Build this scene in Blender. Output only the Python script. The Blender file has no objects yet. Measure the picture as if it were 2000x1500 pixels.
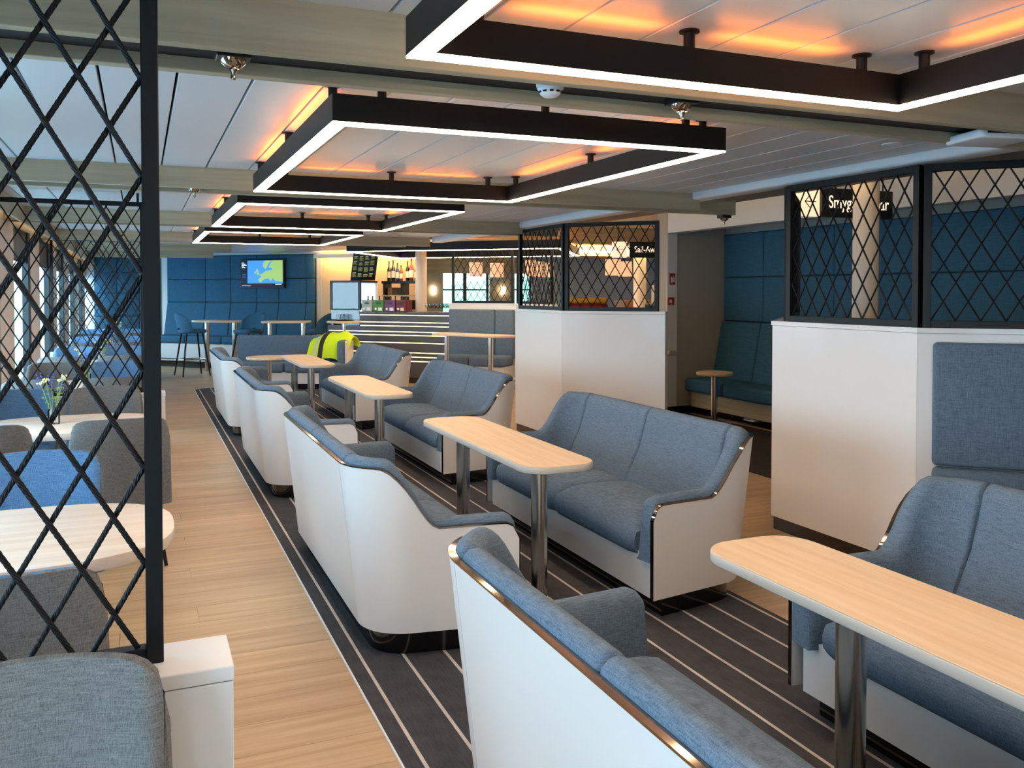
import bpy, bmesh, math, random
from mathutils import Vector, Matrix
random.seed(7)
R = math.radians
scene = bpy.context.scene
COL = scene.collection

# ------------------------------------------------------------------ camera
CAM_F, CAM_PITCH = 1700.0, R(1.39)
CAM_YAW = math.atan(726.6 * math.cos(CAM_PITCH) / CAM_F)
cam_d = bpy.data.cameras.new('camera'); cam = bpy.data.objects.new('camera', cam_d); COL.objects.link(cam)
cam_d.sensor_fit = 'HORIZONTAL'; cam_d.sensor_width = 36.0
cam_d.lens = 36.0 * CAM_F / 2000.0
cam_d.shift_y = -(750.0 - (568.6 + CAM_F * math.tan(CAM_PITCH))) / 2000.0
cam_d.clip_start = 0.05; cam_d.clip_end = 500
cam.location = (0, 0, 1.6)
cam.rotation_euler = (R(90) - CAM_PITCH, 0, -CAM_YAW)
scene.camera = cam
# ------------------------------------------------------------------ exposure, world
vs = scene.view_settings
vs.view_transform = 'Standard'; vs.look = 'None'; vs.gamma = 1.0; vs.use_curve_mapping = False
vs.exposure = 0.4
scene.cycles.use_denoising = True
scene.cycles.max_bounces = 8; scene.cycles.diffuse_bounces = 4; scene.cycles.glossy_bounces = 3
scene.cycles.transparent_max_bounces = 24
scene.cycles.sample_clamp_indirect = 6.0
scene.cycles.caustics_reflective = False; scene.cycles.caustics_refractive = False
world = bpy.data.worlds.new('overcast_sky'); scene.world = world; world.use_nodes = True
bg = world.node_tree.nodes['Background']
bg.inputs['Color'].default_value = (0.56, 0.80, 1.0, 1); bg.inputs['Strength'].default_value = 9.0
LED_WHITE, LED_AMBER, LED_COVE, LED_BAR = 22.0, 10.0, 17.0, 2.2

def portal(name, loc, rot, sx, sy):
    d = bpy.data.lights.new(name, 'AREA'); d.shape = 'RECTANGLE'; d.size = sx; d.size_y = sy
    d.cycles.is_portal = True
    o = bpy.data.objects.new(name, d); COL.objects.link(o); o.location = loc; o.rotation_euler = rot
    o['kind'] = 'helper'
    return o

# ------------------------------------------------------------------ materials
def lin(h):
    h = h.lstrip('#'); v = [int(h[i:i+2], 16) / 255 for i in (0, 2, 4)]
    return tuple(c / 12.92 if c <= 0.04045 else ((c + 0.055) / 1.055) ** 2.4 for c in v) + (1,)
MATS = {}
def base_mat(name):
    m = bpy.data.materials.new(name); m.use_nodes = True
    nt = m.node_tree; b = nt.nodes['Principled BSDF']
    MATS[name] = m
    return m, nt, b
def plain(name, col, rough=0.5, metal=0.0, coat=0.0, spec=0.5, noise=0.0, nscale=8.0):
    m, nt, b = base_mat(name)
    b.inputs['Base Color'].default_value = lin(col); b.inputs['Roughness'].default_value = rough
    b.inputs['Metallic'].default_value = metal; b.inputs['Coat Weight'].default_value = coat
    b.inputs['Specular IOR Level'].default_value = spec
    tc = nt.nodes.new('ShaderNodeTexCoord'); nz = nt.nodes.new('ShaderNodeTexNoise')
    nz.inputs['Scale'].default_value = nscale; nz.inputs['Detail'].default_value = 3
    nt.links.new(tc.outputs['Object'], nz.inputs['Vector'])
    mr = nt.nodes.new('ShaderNodeMapRange'); mr.inputs[3].default_value = max(0.02, rough - 0.03 - noise); mr.inputs[4].default_value = min(1, rough + 0.03 + noise)
    nt.links.new(nz.outputs['Fac'], mr.inputs[0]); nt.links.new(mr.outputs[0], b.inputs['Roughness'])
    return m
def emit(name, col, strength):
    m, nt, b = base_mat(name)
    b.inputs['Base Color'].default_value = lin(col)
    b.inputs['Emission Color'].default_value = lin(col); b.inputs['Emission Strength'].default_value = strength
    b.inputs['Roughness'].default_value = 0.6
    return m
def fabric(name, c1, c2, scale=1.0, rough=0.9):
    m, nt, b = base_mat(name); N, L = nt.nodes, nt.links
    tc = N.new('ShaderNodeTexCoord')
    outs = []
    for vec in ((260, 260, 14), (14, 14, 260), (260, 14, 260)):
        mp = N.new('ShaderNodeMapping'); mp.inputs['Scale'].default_value = [v * scale for v in vec]
        L.new(tc.outputs['Object'], mp.inputs['Vector'])
        nz = N.new('ShaderNodeTexNoise'); nz.inputs['Scale'].default_value = 1.0; nz.inputs['Detail'].default_value = 2.0
        L.new(mp.outputs[0], nz.inputs['Vector']); outs.append(nz.outputs['Fac'])
    big = N.new('ShaderNodeTexNoise'); big.inputs['Scale'].default_value = 6 * scale; big.inputs['Detail'].default_value = 3
    L.new(tc.outputs['Object'], big.inputs['Vector'])
    a = N.new('ShaderNodeMath'); a.operation = 'ADD'; L.new(outs[0], a.inputs[0]); L.new(outs[1], a.inputs[1])
    a2 = N.new('ShaderNodeMath'); a2.operation = 'ADD'; L.new(a.outputs[0], a2.inputs[0]); L.new(outs[2], a2.inputs[1])
    a3 = N.new('ShaderNodeMath'); a3.operation = 'MULTIPLY_ADD'; a3.inputs[1].default_value = 0.15; L.new(big.outputs['Fac'], a3.inputs[0]); L.new(a2.outputs[0], a3.inputs[2])
    mr = N.new('ShaderNodeMapRange'); mr.inputs[1].default_value = 1.2; mr.inputs[2].default_value = 1.95
    L.new(a3.outputs[0], mr.inputs[0])
    mx = N.new('ShaderNodeMix'); mx.data_type = 'RGBA'
    mx.inputs[6].default_value = lin(c1); mx.inputs[7].default_value = lin(c2)
    L.new(mr.outputs[0], mx.inputs[0]); L.new(mx.outputs[2], b.inputs['Base Color'])
    b.inputs['Roughness'].default_value = rough; b.inputs['Specular IOR Level'].default_value = 0.25
    bp = N.new('ShaderNodeBump'); bp.inputs['Strength'].default_value = 0.15; bp.inputs['Distance'].default_value = 0.002
    L.new(a2.outputs[0], bp.inputs['Height']); L.new(bp.outputs[0], b.inputs['Normal'])
    return m
def wood(name, c1, c2, axis='X', rough=0.45, scale=1.0, rand=0.0, coat=0.0):
    m, nt, b = base_mat(name); N, L = nt.nodes, nt.links
    tc = N.new('ShaderNodeTexCoord'); mp = N.new('ShaderNodeMapping')
    s = {'X': (1.2, 22, 22), 'Y': (22, 1.2, 22), 'Z': (22, 22, 1.2)}[axis]
    mp.inputs['Scale'].default_value = [v * scale for v in s]
    info = N.new('ShaderNodeObjectInfo')
    add = N.new('ShaderNodeVectorMath'); add.operation = 'MULTIPLY_ADD'
    add.inputs[1].default_value = (7, 7, 7)
    cmb = N.new('ShaderNodeCombineXYZ')
    for i in range(3): L.new(info.outputs['Random'], cmb.inputs[i])
    L.new(cmb.outputs[0], add.inputs[0]); L.new(tc.outputs['Object'], add.inputs[2])
    L.new(add.outputs[0], mp.inputs['Vector'])
    nz = N.new('ShaderNodeTexNoise'); nz.inputs['Scale'].default_value = 1.0; nz.inputs['Detail'].default_value = 5; nz.inputs['Distortion'].default_value = 0.4
    L.new(mp.outputs[0], nz.inputs['Vector'])
    mr = N.new('ShaderNodeMapRange'); mr.inputs[1].default_value = 0.32; mr.inputs[2].default_value = 0.68
    L.new(nz.outputs['Fac'], mr.inputs[0])
    mx = N.new('ShaderNodeMix'); mx.data_type = 'RGBA'; mx.inputs[6].default_value = lin(c1); mx.inputs[7].default_value = lin(c2)
    L.new(mr.outputs[0], mx.inputs[0])
    hs = N.new('ShaderNodeHueSaturation'); v = N.new('ShaderNodeMapRange'); v.inputs[3].default_value = 1 - rand; v.inputs[4].default_value = 1 + rand
    L.new(info.outputs['Random'], v.inputs[0]); L.new(v.outputs[0], hs.inputs['Value']); L.new(mx.outputs[2], hs.inputs['Color'])
    L.new(hs.outputs[0], b.inputs['Base Color'])
    b.inputs['Roughness'].default_value = rough; b.inputs['Coat Weight'].default_value = coat
    return m
def glass(name, tint=(1, 1, 1, 1), refl=0.12, fres=True):
    m = bpy.data.materials.new(name); m.use_nodes = True; nt = m.node_tree; nt.nodes.clear()
    o = nt.nodes.new('ShaderNodeOutputMaterial'); t = nt.nodes.new('ShaderNodeBsdfTransparent'); g = nt.nodes.new('ShaderNodeBsdfGlossy')
    t.inputs[0].default_value = tint; g.inputs['Roughness'].default_value = 0.02
    mx = nt.nodes.new('ShaderNodeMixShader'); mx.inputs[0].default_value = refl
    if fres:
        lw = nt.nodes.new('ShaderNodeLayerWeight'); lw.inputs[0].default_value = refl; nt.links.new(lw.outputs['Fresnel'], mx.inputs[0])
    nt.links.new(t.outputs[0], mx.inputs[1]); nt.links.new(g.outputs[0], mx.inputs[2])
    nt.links.new(mx.outputs[0], o.inputs[0]); MATS[name] = m
    return m

fabric('blue', '#465a6e', '#74889c', 1.7); fabric('grey', '#575857', '#848584', 1.7); fabric('chair_blue', '#3d648c', '#6c95bd', 1.7); fabric('navy', '#2f5a74', '#3f6c88', 0.6)
fabric('carpet', '#3a3a3d', '#4c4b4d', 0.8, 1.0); fabric('stripe', '#b6aaa0', '#d2c6bc', 0.8, 1.0); fabric('dark_carpet', '#2c2622', '#3a322c', 0.8, 1.0)
plain('white_laminate', '#e6e4e2', 0.32, coat=0.15); plain('white_wall', '#d9dadb', 0.6); plain('cream_wall', '#ecc492', 0.6)
plain('grey_wall', '#a8a196', 0.6); plain('pale_blue_wall', '#b4cdec', 0.6)
plain('ceiling_white', '#d4d7d9', 0.33, spec=0.6); plain('white_trim', '#e3e6e8', 0.4); plain('soffit_grey', '#8f897f', 0.5)
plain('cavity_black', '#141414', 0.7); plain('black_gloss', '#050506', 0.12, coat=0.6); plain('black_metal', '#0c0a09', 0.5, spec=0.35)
plain('screen_metal', '#0a0f12', 0.42, spec=0.3); plain('steel', '#d8d3cb', 0.2, 1.0, noise=0.05); plain('chrome', '#a89888', 0.06, 1.0); plain('dark_chrome', '#4a4440', 0.12, 1.0)
plain('black_plastic', '#101113', 0.35); plain('white_plastic', '#e8ebee', 0.35); plain('edge_band', '#cfc9c0', 0.4)
plain('red', '#a01822', 0.4); plain('hi_vis', '#c8ee10', 0.7); plain('dark_cloth', '#23262c', 0.8); plain('bar_front', '#4b4a4e', 0.35)
plain('blind_grey', '#6a6e72', 0.8); plain('mullion_dark', '#1d2a2c', 0.5); plain('pier', '#d8cfc6', 0.55); plain('white_paint', '#f2f2f0', 0.5)
plain('crate_grey', '#a9bab2', 0.5); plain('crate_green', '#4f8a34', 0.5); plain('crate_purple', '#6a3a6c', 0.5); plain('crate_maroon', '#6b2030', 0.5)
plain('bottle_dark', '#1c1410', 0.1, coat=0.5); plain('bottle_amber', '#8a3c12', 0.1, coat=0.5); plain('bottle_blue', '#2c3c68', 0.1, coat=0.5); plain('label_cream', '#e8d6b8', 0.6)
plain('leaf', '#7d9a50', 0.6); plain('petal_blue', '#5358b8', 0.6); plain('petal_cream', '#e3dca0', 0.6); plain('tan_box', '#7a5a3a', 0.6)
plain('hill', '#6fae86', 0.9, noise=0.0); plain('sea', '#a9c6d6', 0.35); plain('tray_yellow', '#e0a020', 0.5); plain('stripe_silver', '#c9cbb8', 0.4)
wood('table_wood', '#d8bb98', '#e6cdb0', 'Y', 0.4, 1.6); wood('table_wood_x', '#d8bb98', '#e6cdb0', 'X', 0.4, 1.6)
wood('window_wood', '#dcc4ac', '#eadaca', 'X', 0.4); wood('floor_wood', '#b08c62', '#cba981', 'X', 0.38, 1.0, 0.06); wood('beam_wood', '#a69a80', '#bfb396', 'X', 0.5); wood('beam_wood_y', '#a69a80', '#bfb396', 'Y', 0.5)
wood('dark_wood', '#3c2a1c', '#59402a', 'X', 0.4)
glass('glass', (0.95, 0.98, 0.98, 1), 0.07, False); glass('clear_glass', (0.97, 0.98, 0.98, 1), 0.25); glass('fridge_glass', (0.8, 0.9, 0.95, 1), 0.45)
emit('led_white', '#ffe0bd', LED_WHITE); emit('led_amber', '#ff8826', LED_AMBER); emit('led_cove', '#ffd491', LED_COVE); emit('led_far', '#ffd491', 28.0); emit('led_bar', '#ffe9b8', LED_BAR)
emit('lamp_shade', '#ffcda2', 0.5); emit('led_window', '#ffd491', 1.0); emit('lamp_glow', '#ffe2b0', 9.0); emit('sign_cream', '#ffdcb8', 0.75); emit('sign_text', '#ffe8cc', 0.9)
emit('tv_sea', '#3f86e0', 0.9); emit('tv_land', '#8fae62', 0.9); emit('tv_text', '#e8eef8', 0.9); emit('tv_dark', '#101828', 0.5); emit('tv_shallow', '#8fb8e8', 0.9)
emit('menu_text', '#a8a848', 0.28); emit('menu_head', '#cfcfc4', 0.3); emit('fridge_light', '#cfe6f0', 1.2)
M = MATS

# ------------------------------------------------------------------ helpers
def link(name, me, mat=None, parent=None, smooth=False):
    o = bpy.data.objects.new(name, me); COL.objects.link(o)
    if mat: 
        me.materials.clear(); me.materials.append(M[mat])
    if parent: o.parent = parent
    if smooth:
        for p in me.polygons: p.use_smooth = True
    return o
def mesh(name, vs_, fs, mat=None, parent=None, smooth=False, recalc=True):
    me = bpy.data.meshes.new(name); me.from_pydata([tuple(v) for v in vs_], [], fs)
    if recalc:
        bm = bmesh.new(); bm.from_mesh(me); bmesh.ops.recalc_face_normals(bm, faces=bm.faces); bm.to_mesh(me); bm.free()
    me.update()
    return link(name, me, mat, parent, smooth)
def thing(name, label, cat, loc=(0, 0, 0), rz=0.0, group=None):
    o = bpy.data.objects.new(name, None); COL.objects.link(o); o.location = loc; o.rotation_euler = (0, 0, rz)
    o.empty_display_size = 0.1
    return tag(o, label, cat, group)
def tag(o, label, cat, group=None):
    o['label'] = label; o['category'] = cat
    if group: o['group'] = group
    return o
def struct(o, label=None):
    o['kind'] = 'structure'
    if label: o['label'] = label
    return o
def bm_obj(name, bm, mat, parent=None, smooth=False):
    me = bpy.data.meshes.new(name); bm.to_mesh(me); bm.free()
    return link(name, me, mat, parent, smooth)
def box(name, x0, x1, y0, y1, z0, z1, mat, parent=None, bevel=0.0, seg=2):
    bm = bmesh.new()
    bmesh.ops.create_cube(bm, size=1, matrix=Matrix.Translation(((x0+x1)/2, (y0+y1)/2, (z0+z1)/2)) @ Matrix.Diagonal((abs(x1-x0), abs(y1-y0), abs(z1-z0), 1)))
    if bevel: bmesh.ops.bevel(bm, geom=bm.edges[:], offset=bevel, segments=seg, affect='EDGES', profile=0.5)
    return bm_obj(name, bm, mat, parent, bool(bevel and seg > 2))
def prism(name, poly, z0, z1, mat, parent=None, bevel=0.0, seg=2, smooth=False):
    n = len(poly)
    v = [(x, y, z0) for x, y in poly] + [(x, y, z1) for x, y in poly]
    f = [tuple(range(n))[::-1], tuple(range(n, 2*n))] + [(i, (i+1) % n, n+(i+1) % n, n+i) for i in range(n)]
    bm = bmesh.new(); bv = [bm.verts.new(p) for p in v]
    for q in f: bm.faces.new([bv[i] for i in q])
    bmesh.ops.recalc_face_normals(bm, faces=bm.faces)
    if bevel:
        ed = [e for e in bm.edges if abs(e.verts[0].co.z - e.verts[1].co.z) < 1e-6]
        bmesh.ops.bevel(bm, geom=ed, offset=bevel, segments=seg, affect='EDGES', profile=0.5)
    o = bm_obj(name, bm, mat, parent)
    if smooth: smooth_angle(o)
    return o
def smooth_angle(o, a=40):
    me = o.data
    for p in me.polygons: p.use_smooth = True
    bm = bmesh.new(); bm.from_mesh(me)
    for e in bm.edges:
        if len(e.link_faces) == 2: e.smooth = e.calc_face_angle(0) < R(a)
    bm.to_mesh(me); bm.free()
def frame_from(d):
    d = Vector(d).normalized(); u = Vector((0, 0, 1)) if abs(d.z) < 0.95 else Vector((1, 0, 0))
    a = d.cross(u).normalized(); b = a.cross(d).normalized()
    return d, a, b
def tube(name, pts, r, mat, parent=None, n=10, r2=None, cap=True):
    vs_, fs = [], []
    pts = [Vector(p) for p in pts]; k = len(pts)
    for i, p in enumerate(pts):
        d = (pts[min(i+1, k-1)] - pts[max(i-1, 0)])
        _, a, b = frame_from(d)
        rr = r if r2 is None else r + (r2 - r) * i / (k - 1)
        for j in range(n):
            t = 2*math.pi*j/n; vs_.append(p + a*math.cos(t)*rr + b*math.sin(t)*rr)
    for i in range(k-1):
        for j in range(n): fs.append((i*n+j, i*n+(j+1) % n, (i+1)*n+(j+1) % n, (i+1)*n+j))
    if cap: fs += [tuple(range(n))[::-1], tuple(range((k-1)*n, k*n))]
    o = mesh(name, vs_, fs, mat, parent); smooth_angle(o)
    return o
def rope(name, p0, p1, r, mat, parent, strands=6, pitch=0.085):
    p0, p1 = Vector(p0), Vector(p1); Ln = (p1-p0).length; d, a, b = frame_from(p1-p0)
    n = strands*5; k = max(4, int(Ln/0.010)); vs_, fs = [], []
    for i in range(k+1):
        p = p0 + d*Ln*i/k; tw = 2*math.pi*(Ln*i/k)/pitch/1.0
        for j in range(n):
            t = 2*math.pi*j/n; rr = r*(0.62 + 0.40*abs(math.cos(strands*t/2))**0.6); t += tw
            vs_.append(p + a*math.cos(t)*rr + b*math.sin(t)*rr)
    for i in range(k):
        for j in range(n): fs.append((i*n+j, i*n+(j+1) % n, (i+1)*n+(j+1) % n, (i+1)*n+j))
    return mesh(name, vs_, fs, mat, parent, True, False)
def lathe(name, prof, mat, parent=None, n=20, loc=(0, 0, 0), smooth=True):
    vs_, fs = [], []; k = len(prof)
    for r, z in prof:
        for j in range(n):
            t = 2*math.pi*j/n; vs_.append((loc[0]+r*math.cos(t), loc[1]+r*math.sin(t), loc[2]+z))
    for i in range(k-1):
        for j in range(n): fs.append((i*n+j, i*n+(j+1) % n, (i+1)*n+(j+1) % n, (i+1)*n+j))
    if prof[0][0] > 1e-5: fs.append(tuple(range(n))[::-1])
    if prof[-1][0] > 1e-5: fs.append(tuple(range((k-1)*n, k*n)))
    o = mesh(name, vs_, fs, mat, parent)
    if smooth: smooth_angle(o, 45)
    return o
def copy_tree(o, parent=None):
    c = o.copy(); COL.objects.link(c); c.parent = parent
    for ch in list(o.children): copy_tree(ch, c)
    return c
def place(root, loc, rz, label, group=None):
    root.location = loc; root.rotation_euler = (0, 0, rz); root['label'] = label
    if group: root['group'] = group
    return root
def rrect(w, h, r, n=6):
    pts = []
    for cx, cy, a0 in ((w/2-r, h/2-r, 0), (-w/2+r, h/2-r, 90), (-w/2+r, -h/2+r, 180), (w/2-r, -h/2+r, 270)):
        for i in range(n+1):
            t = R(a0 + 90*i/n); pts.append((cx+r*math.cos(t), cy+r*math.sin(t)))
    return pts
def text_obj(name, s, size, mat, parent, loc, rot, extrude=0.001):
    cu = bpy.data.curves.new(name, 'FONT'); cu.body = s; cu.size = size; cu.extrude = extrude; cu.align_y = 'CENTER'
    o = bpy.data.objects.new(name, cu); COL.objects.link(o)
    dg = bpy.context.evaluated_depsgraph_get(); me = bpy.data.meshes.new_from_object(o.evaluated_get(dg)); bpy.data.objects.remove(o)
    o = link(name, me, mat, parent); o.location = loc; o.rotation_euler = rot
    return o
ORD = ['nearest', 'second nearest', 'third nearest', 'fourth nearest', 'fifth nearest', 'sixth nearest']
# ================================================================== STRUCTURE
# ---- floor
floor = struct(box('floor', -1.3, 16, -5, 25, -0.06, -0.006, 'floor_wood'), 'light oak plank floor')
pm = {}
def plank(x0, x1, y0, y1):
    key = (round(x1-x0, 3), round(y1-y0, 3))
    if key not in pm:
        o = box('plank', 0, key[0]-0.002, 0, key[1]-0.002, -0.006, 0, 'floor_wood', floor); pm[key] = o.data
    else:
        o = bpy.data.objects.new('plank', pm[key]); COL.objects.link(o); o.parent = floor
    o.location = (x0, y0, 0)
for i in range(90):
    y = 0.6 + i * 0.225; j = (-0.62, -0.1, 0.25)[i % 3]
    plank(-1.12, j, y, y+0.225); plank(j, 0.80, y, y+0.225)
for i in range(46):
    y = 1.4 + i * 0.225; j = (3.4, 4.0, 3.7)[i % 3]
    plank(2.87, j, y, y+0.225); plank(j, 4.94, y, y+0.225)
for i in range(14):
    y = 14.92 + i * 0.225
    plank(0.80, 2.4, y, y+0.225)
# ---- carpets
cp = tag(mesh('carpet', [(0.80, -4, 0), (2.87, -4, 0), (2.87, 15.3, 0), (0.95, 15.1, 0), (0.80, 14.9, 0), (0.80, -4, .006), (2.87, -4, .006), (2.87, 15.3, .006), (0.95, 15.1, .006), (0.80, 14.9, .006)],
     [(0,1,2,3,4), (5,6,7,8,9), (0,1,6,5), (1,2,7,6), (2,3,8,7), (3,4,9,8), (4,0,5,9)], 'carpet'), 'dark grey runner carpet with pale pinstripes under the sofas', 'carpet')
for i in range(12):
    x = 0.862 + 0.1785 * i
    if x < 2.86: box('stripe', x, x+0.013, -3.9, 14.9 if i == 0 else 15.05, 0.005, 0.0075, 'stripe', cp)
tr = box('carpet_edge', 0.793, 0.80, -4, 14.9, 0, 0.007, 'white_trim', cp)
tag(box('dark_carpet', 4.95, 6.58, 2.8, 9.55, 0, 0.005, 'dark_carpet'), 'dark brown carpet on the floor of the panelled alcove', 'carpet')

# ---- ceiling: planks per bay, cross beams
BAYS = [-5.0, -4.34, -1.01, 2.32, 5.65, 8.98, 12.31, 15.64, 18.97, 22.3]
def bay_off(i): return 0.0145 * max(0, i - 3)
def ceil_z(y):
    for i in range(len(BAYS)-1):
        if y < BAYS[i+1]: return 2.355 + bay_off(i)
    return 2.355 + bay_off(8)
ceiling = struct(box('ceiling', -1.6, 4.2, -5, 25, 2.66, 2.72, 'cavity_black'), 'dark void above the ceiling planks')
pl = {}
for i in range(len(BAYS)-1):
    y0 = BAYS[i] + (0.32 if i else 0); y1 = BAYS[i+1]; ln = round(y1-y0, 3)
    for k in range(-5, 16):
        x0 = 0.127 + 0.2525*k
        if x0 < -1.15 or x0 > 3.8: continue
        if ln not in pl:
            o = box('ceiling_plank', 0.005, 0.2475, 0, ln, 0, 0.03, 'ceiling_white', ceiling, 0.002, 1); pl[ln] = o.data
        else:
            o = bpy.data.objects.new('ceiling_plank', pl[ln]); COL.objects.link(o); o.parent = ceiling
        o.location = (x0, y0, 2.355 + bay_off(i))
beam_x = {1: 4.0, 2: 4.0, 3: 4.0, 4: 4.55, 5: 4.55, 6: 3.95, 7: 1.45, 8: 1.4}
for i in range(1, 9):
    y = BAYS[i]; o_ = bay_off(i); x1 = beam_x[i]
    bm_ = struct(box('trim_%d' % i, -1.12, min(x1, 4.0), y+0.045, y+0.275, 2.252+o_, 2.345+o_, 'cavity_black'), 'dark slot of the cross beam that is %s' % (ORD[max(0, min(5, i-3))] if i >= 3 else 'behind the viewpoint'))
    box('beam_board', -1.12, min(x1, 4.0), y, y+0.045, 2.215+o_, 2.375+o_, 'beam_wood', bm_, 0.002, 1)
    box('beam_board', -1.12, x1, y+0.275, y+0.32, 2.215+o_, 2.375+o_, 'beam_wood', bm_, 0.002, 1)
# ---- right side of the ceiling: white lip, grey soffit, warm cove
struct(box('trim_20', 3.93, 4.10, -5, 12.2, 2.305, 2.40, 'white_trim', None, 0.02, 3), 'white ceiling lip along the cove')
sf = struct(box('trim_21', 4.10, 4.70, -5, 12.2, 2.36, 2.39, 'soffit_grey'), 'grey soffit of the cove')
struct(box('ceiling_cove', 4.0, 16, -5, 25, 2.62, 2.68, 'white_wall'), 'raised white ceiling lit warm from the cove')
struct(box('trim_22', 6.28, 6.44, -5, 9.6, 2.35, 2.62, 'white_wall'), 'white header over the alcove')
struct(box('trim_23', 4.10, 4.14, -5, 12.2, 2.39, 2.62, 'white_wall'), 'hidden upstand of the cove')
struct(box('trim_24', 3.9, 16, 12.2, 12.5, 2.36, 2.62, 'beam_wood'), 'beige ceiling drop before the bar')
struct(box('trim_25', 3.9, 16, 17.5, 17.8, 2.4, 2.62, 'beam_wood'), 'beige ceiling drop above the bar')
led1 = tag(box('cove_light', 4.55, 4.62, -4.8, 12.1, 2.392, 2.41, 'led_cove'), 'warm hidden light strip on top of the grey soffit', 'cove light')
tag(box('cove_light', 5.0, 15.5, 17.42, 17.46, 2.48, 2.52, 'led_far'), 'warm light strip on the beige drop above the bar', 'cove light')
tag(box('cove_light', 4.3, 15.5, 12.55, 12.59, 2.50, 2.53, 'led_far'), 'warm light strip behind the beige drop', 'cove light')

# ---- outer walls
struct(box('wall_back', -1.3, 16, -5.1, -5.0, 0, 2.7, 'white_wall'))
struct(box('wall_right', 16, 16.1, -5.1, 25, 0, 2.7, 'pale_blue_wall'))
# left window wall
struct(box('wall_left', -1.25, -1.13, -5, 22.4, 0, 0.62, 'pier'))
struct(box('trim_26', -1.32, -1.12, -5, 22.4, 2.24, 2.66, 'pier'), 'white head above the left windows')
pel = struct(box('trim_27', -0.97, -0.95, -5, 22.4, 2.215, 2.42, 'beam_wood_y'), 'wooden pelmet board along the windows')
wl = tag(box('cove_light', -1.09, -1.06, -4.8, 22, 2.30, 2.32, 'led_window'), 'warm light strip behind the window pelmet', 'cove light')
for k in range(-6, 6):
    y0 = 9.65 + 2.35*k; y1 = y0 + 1.25; n = k + 7
    w = struct(box('window_%d' % n, -1.19, -1.13, y1, y1+0.2, 0.60, 2.26, 'mullion_dark'), 'tall window in the left wall')
    box('window_frame', -1.19, -1.145, y0-0.03, y0+0.03, 0.60, 2.26, 'mullion_dark', w)
    box('window_frame', -1.19, -1.145, y0, y1, 0.60, 0.66, 'mullion_dark', w)
    box('window_frame', -1.19, -1.145, y0, y1, 2.20, 2.26, 'mullion_dark', w)
    box('pane', -1.175, -1.165, y0+0.02, y1, 0.65, 2.21, 'glass', w)
    box('blind', -1.16, -1.152, y0+0.02, y1, 1.93, 2.24, 'blind_grey', w)
    box('blind_bar', -1.165, -1.145, y0+0.02, y1, 1.905, 1.93, 'mullion_dark', w)
    pr_ = struct(box('trim_%d' % (40+n), -1.25, -1.12, y1+0.2, y1+1.10, 0, 2.26, 'pier', None, 0.008, 2), 'white pier between the left windows')
portal('window_portal', (-1.22, 8.7, 1.45), (0, R(-90), 0), 1.7, 27)
# left end wall, upholstered navy
lw = struct(box('wall_far_left', -1.2, 0.5, 22.0, 22.1, 0, 2.7, 'white_wall'))
box('panel_backing', -0.96, 0.46, 21.97, 22.0, 0.5, 2.37, 'dark_cloth', lw)
for r_, (z0, z1) in enumerate(((0.5, 1.02), (1.03, 1.55), (1.56, 2.03), (2.04, 2.36))):
    for c_ in range(3): box('panel', -0.95 + 0.47*c_, -0.487 + 0.47*c_, 21.94, 22.0, z0, z1, 'navy', lw, 0.014, 3)
# diagonal wall with screen
TV0 = Vector((0.48, 21.3, 0)); TVR = -R(44.8)
wf = bpy.data.objects.new('wall_far', None); COL.objects.link(wf); wf.location = TV0; wf.rotation_euler = (0, 0, TVR); struct(wf, 'white diagonal end wall with padded blue panels')
box('wall_slab', -0.02, 4.25, 0.0, 0.12, 0, 2.7, 'white_wall', wf)
box('baseboard', -0.02, 4.25, -0.012, 0.0, 0, 0.1, 'black_gloss', wf)
box('panel_backing', 0.16, 4.12, -0.03, 0.0, 0.62, 2.38, 'dark_cloth', wf)
xs = [0.17, 1.263, 1.95, 2.64, 3.21, 3.9, 4.11]
for i in range(6):
    for z0, z1 in ((1.365, 1.86), (1.87, 2.37)):
        box('panel', xs[i]+0.004, xs[i+1]-0.004, -0.06, 0.0, z0, z1, 'navy', wf, 0.015, 3)
bq = thing('wall_bench', 'long blue upholstered bench along the wall under the television', 'bench', TV0, TVR)
for i in range(6):
    x0, x1 = xs[i]+0.004, xs[i+1]-0.004
    v = [(x0, -0.02, 0.62), (x1, -0.02, 0.62), (x1, -0.02, 1.355), (x0, -0.02, 1.355), (x0, -0.18, 0.62), (x1, -0.18, 0.62), (x1, -0.06, 1.355), (x0, -0.06, 1.355)]
    o = mesh('back_cushion', v, [(0,1,2,3), (4,5,6,7), (0,1,5,4), (2,3,7,6), (0,3,7,4), (1,2,6,5)], 'navy', bq)
    bv = o.modifiers.new('b', 'BEVEL'); bv.width = 0.02; bv.segments = 3
for i in range(4):
    box('seat_cushion', 0.17 + i*0.985, 0.17 + (i+1)*0.985 - 0.005, -0.62, -0.14, 0.47, 0.63, 'navy', bq, 0.04, 3)
box('plinth', 0.17, 4.11, -0.56, -0.02, 0.14, 0.47, 'white_laminate', bq)
box('step', 0.17, 4.11, -1.0, -0.02, 0.0, 0.13, 'black_gloss', bq)
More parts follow.
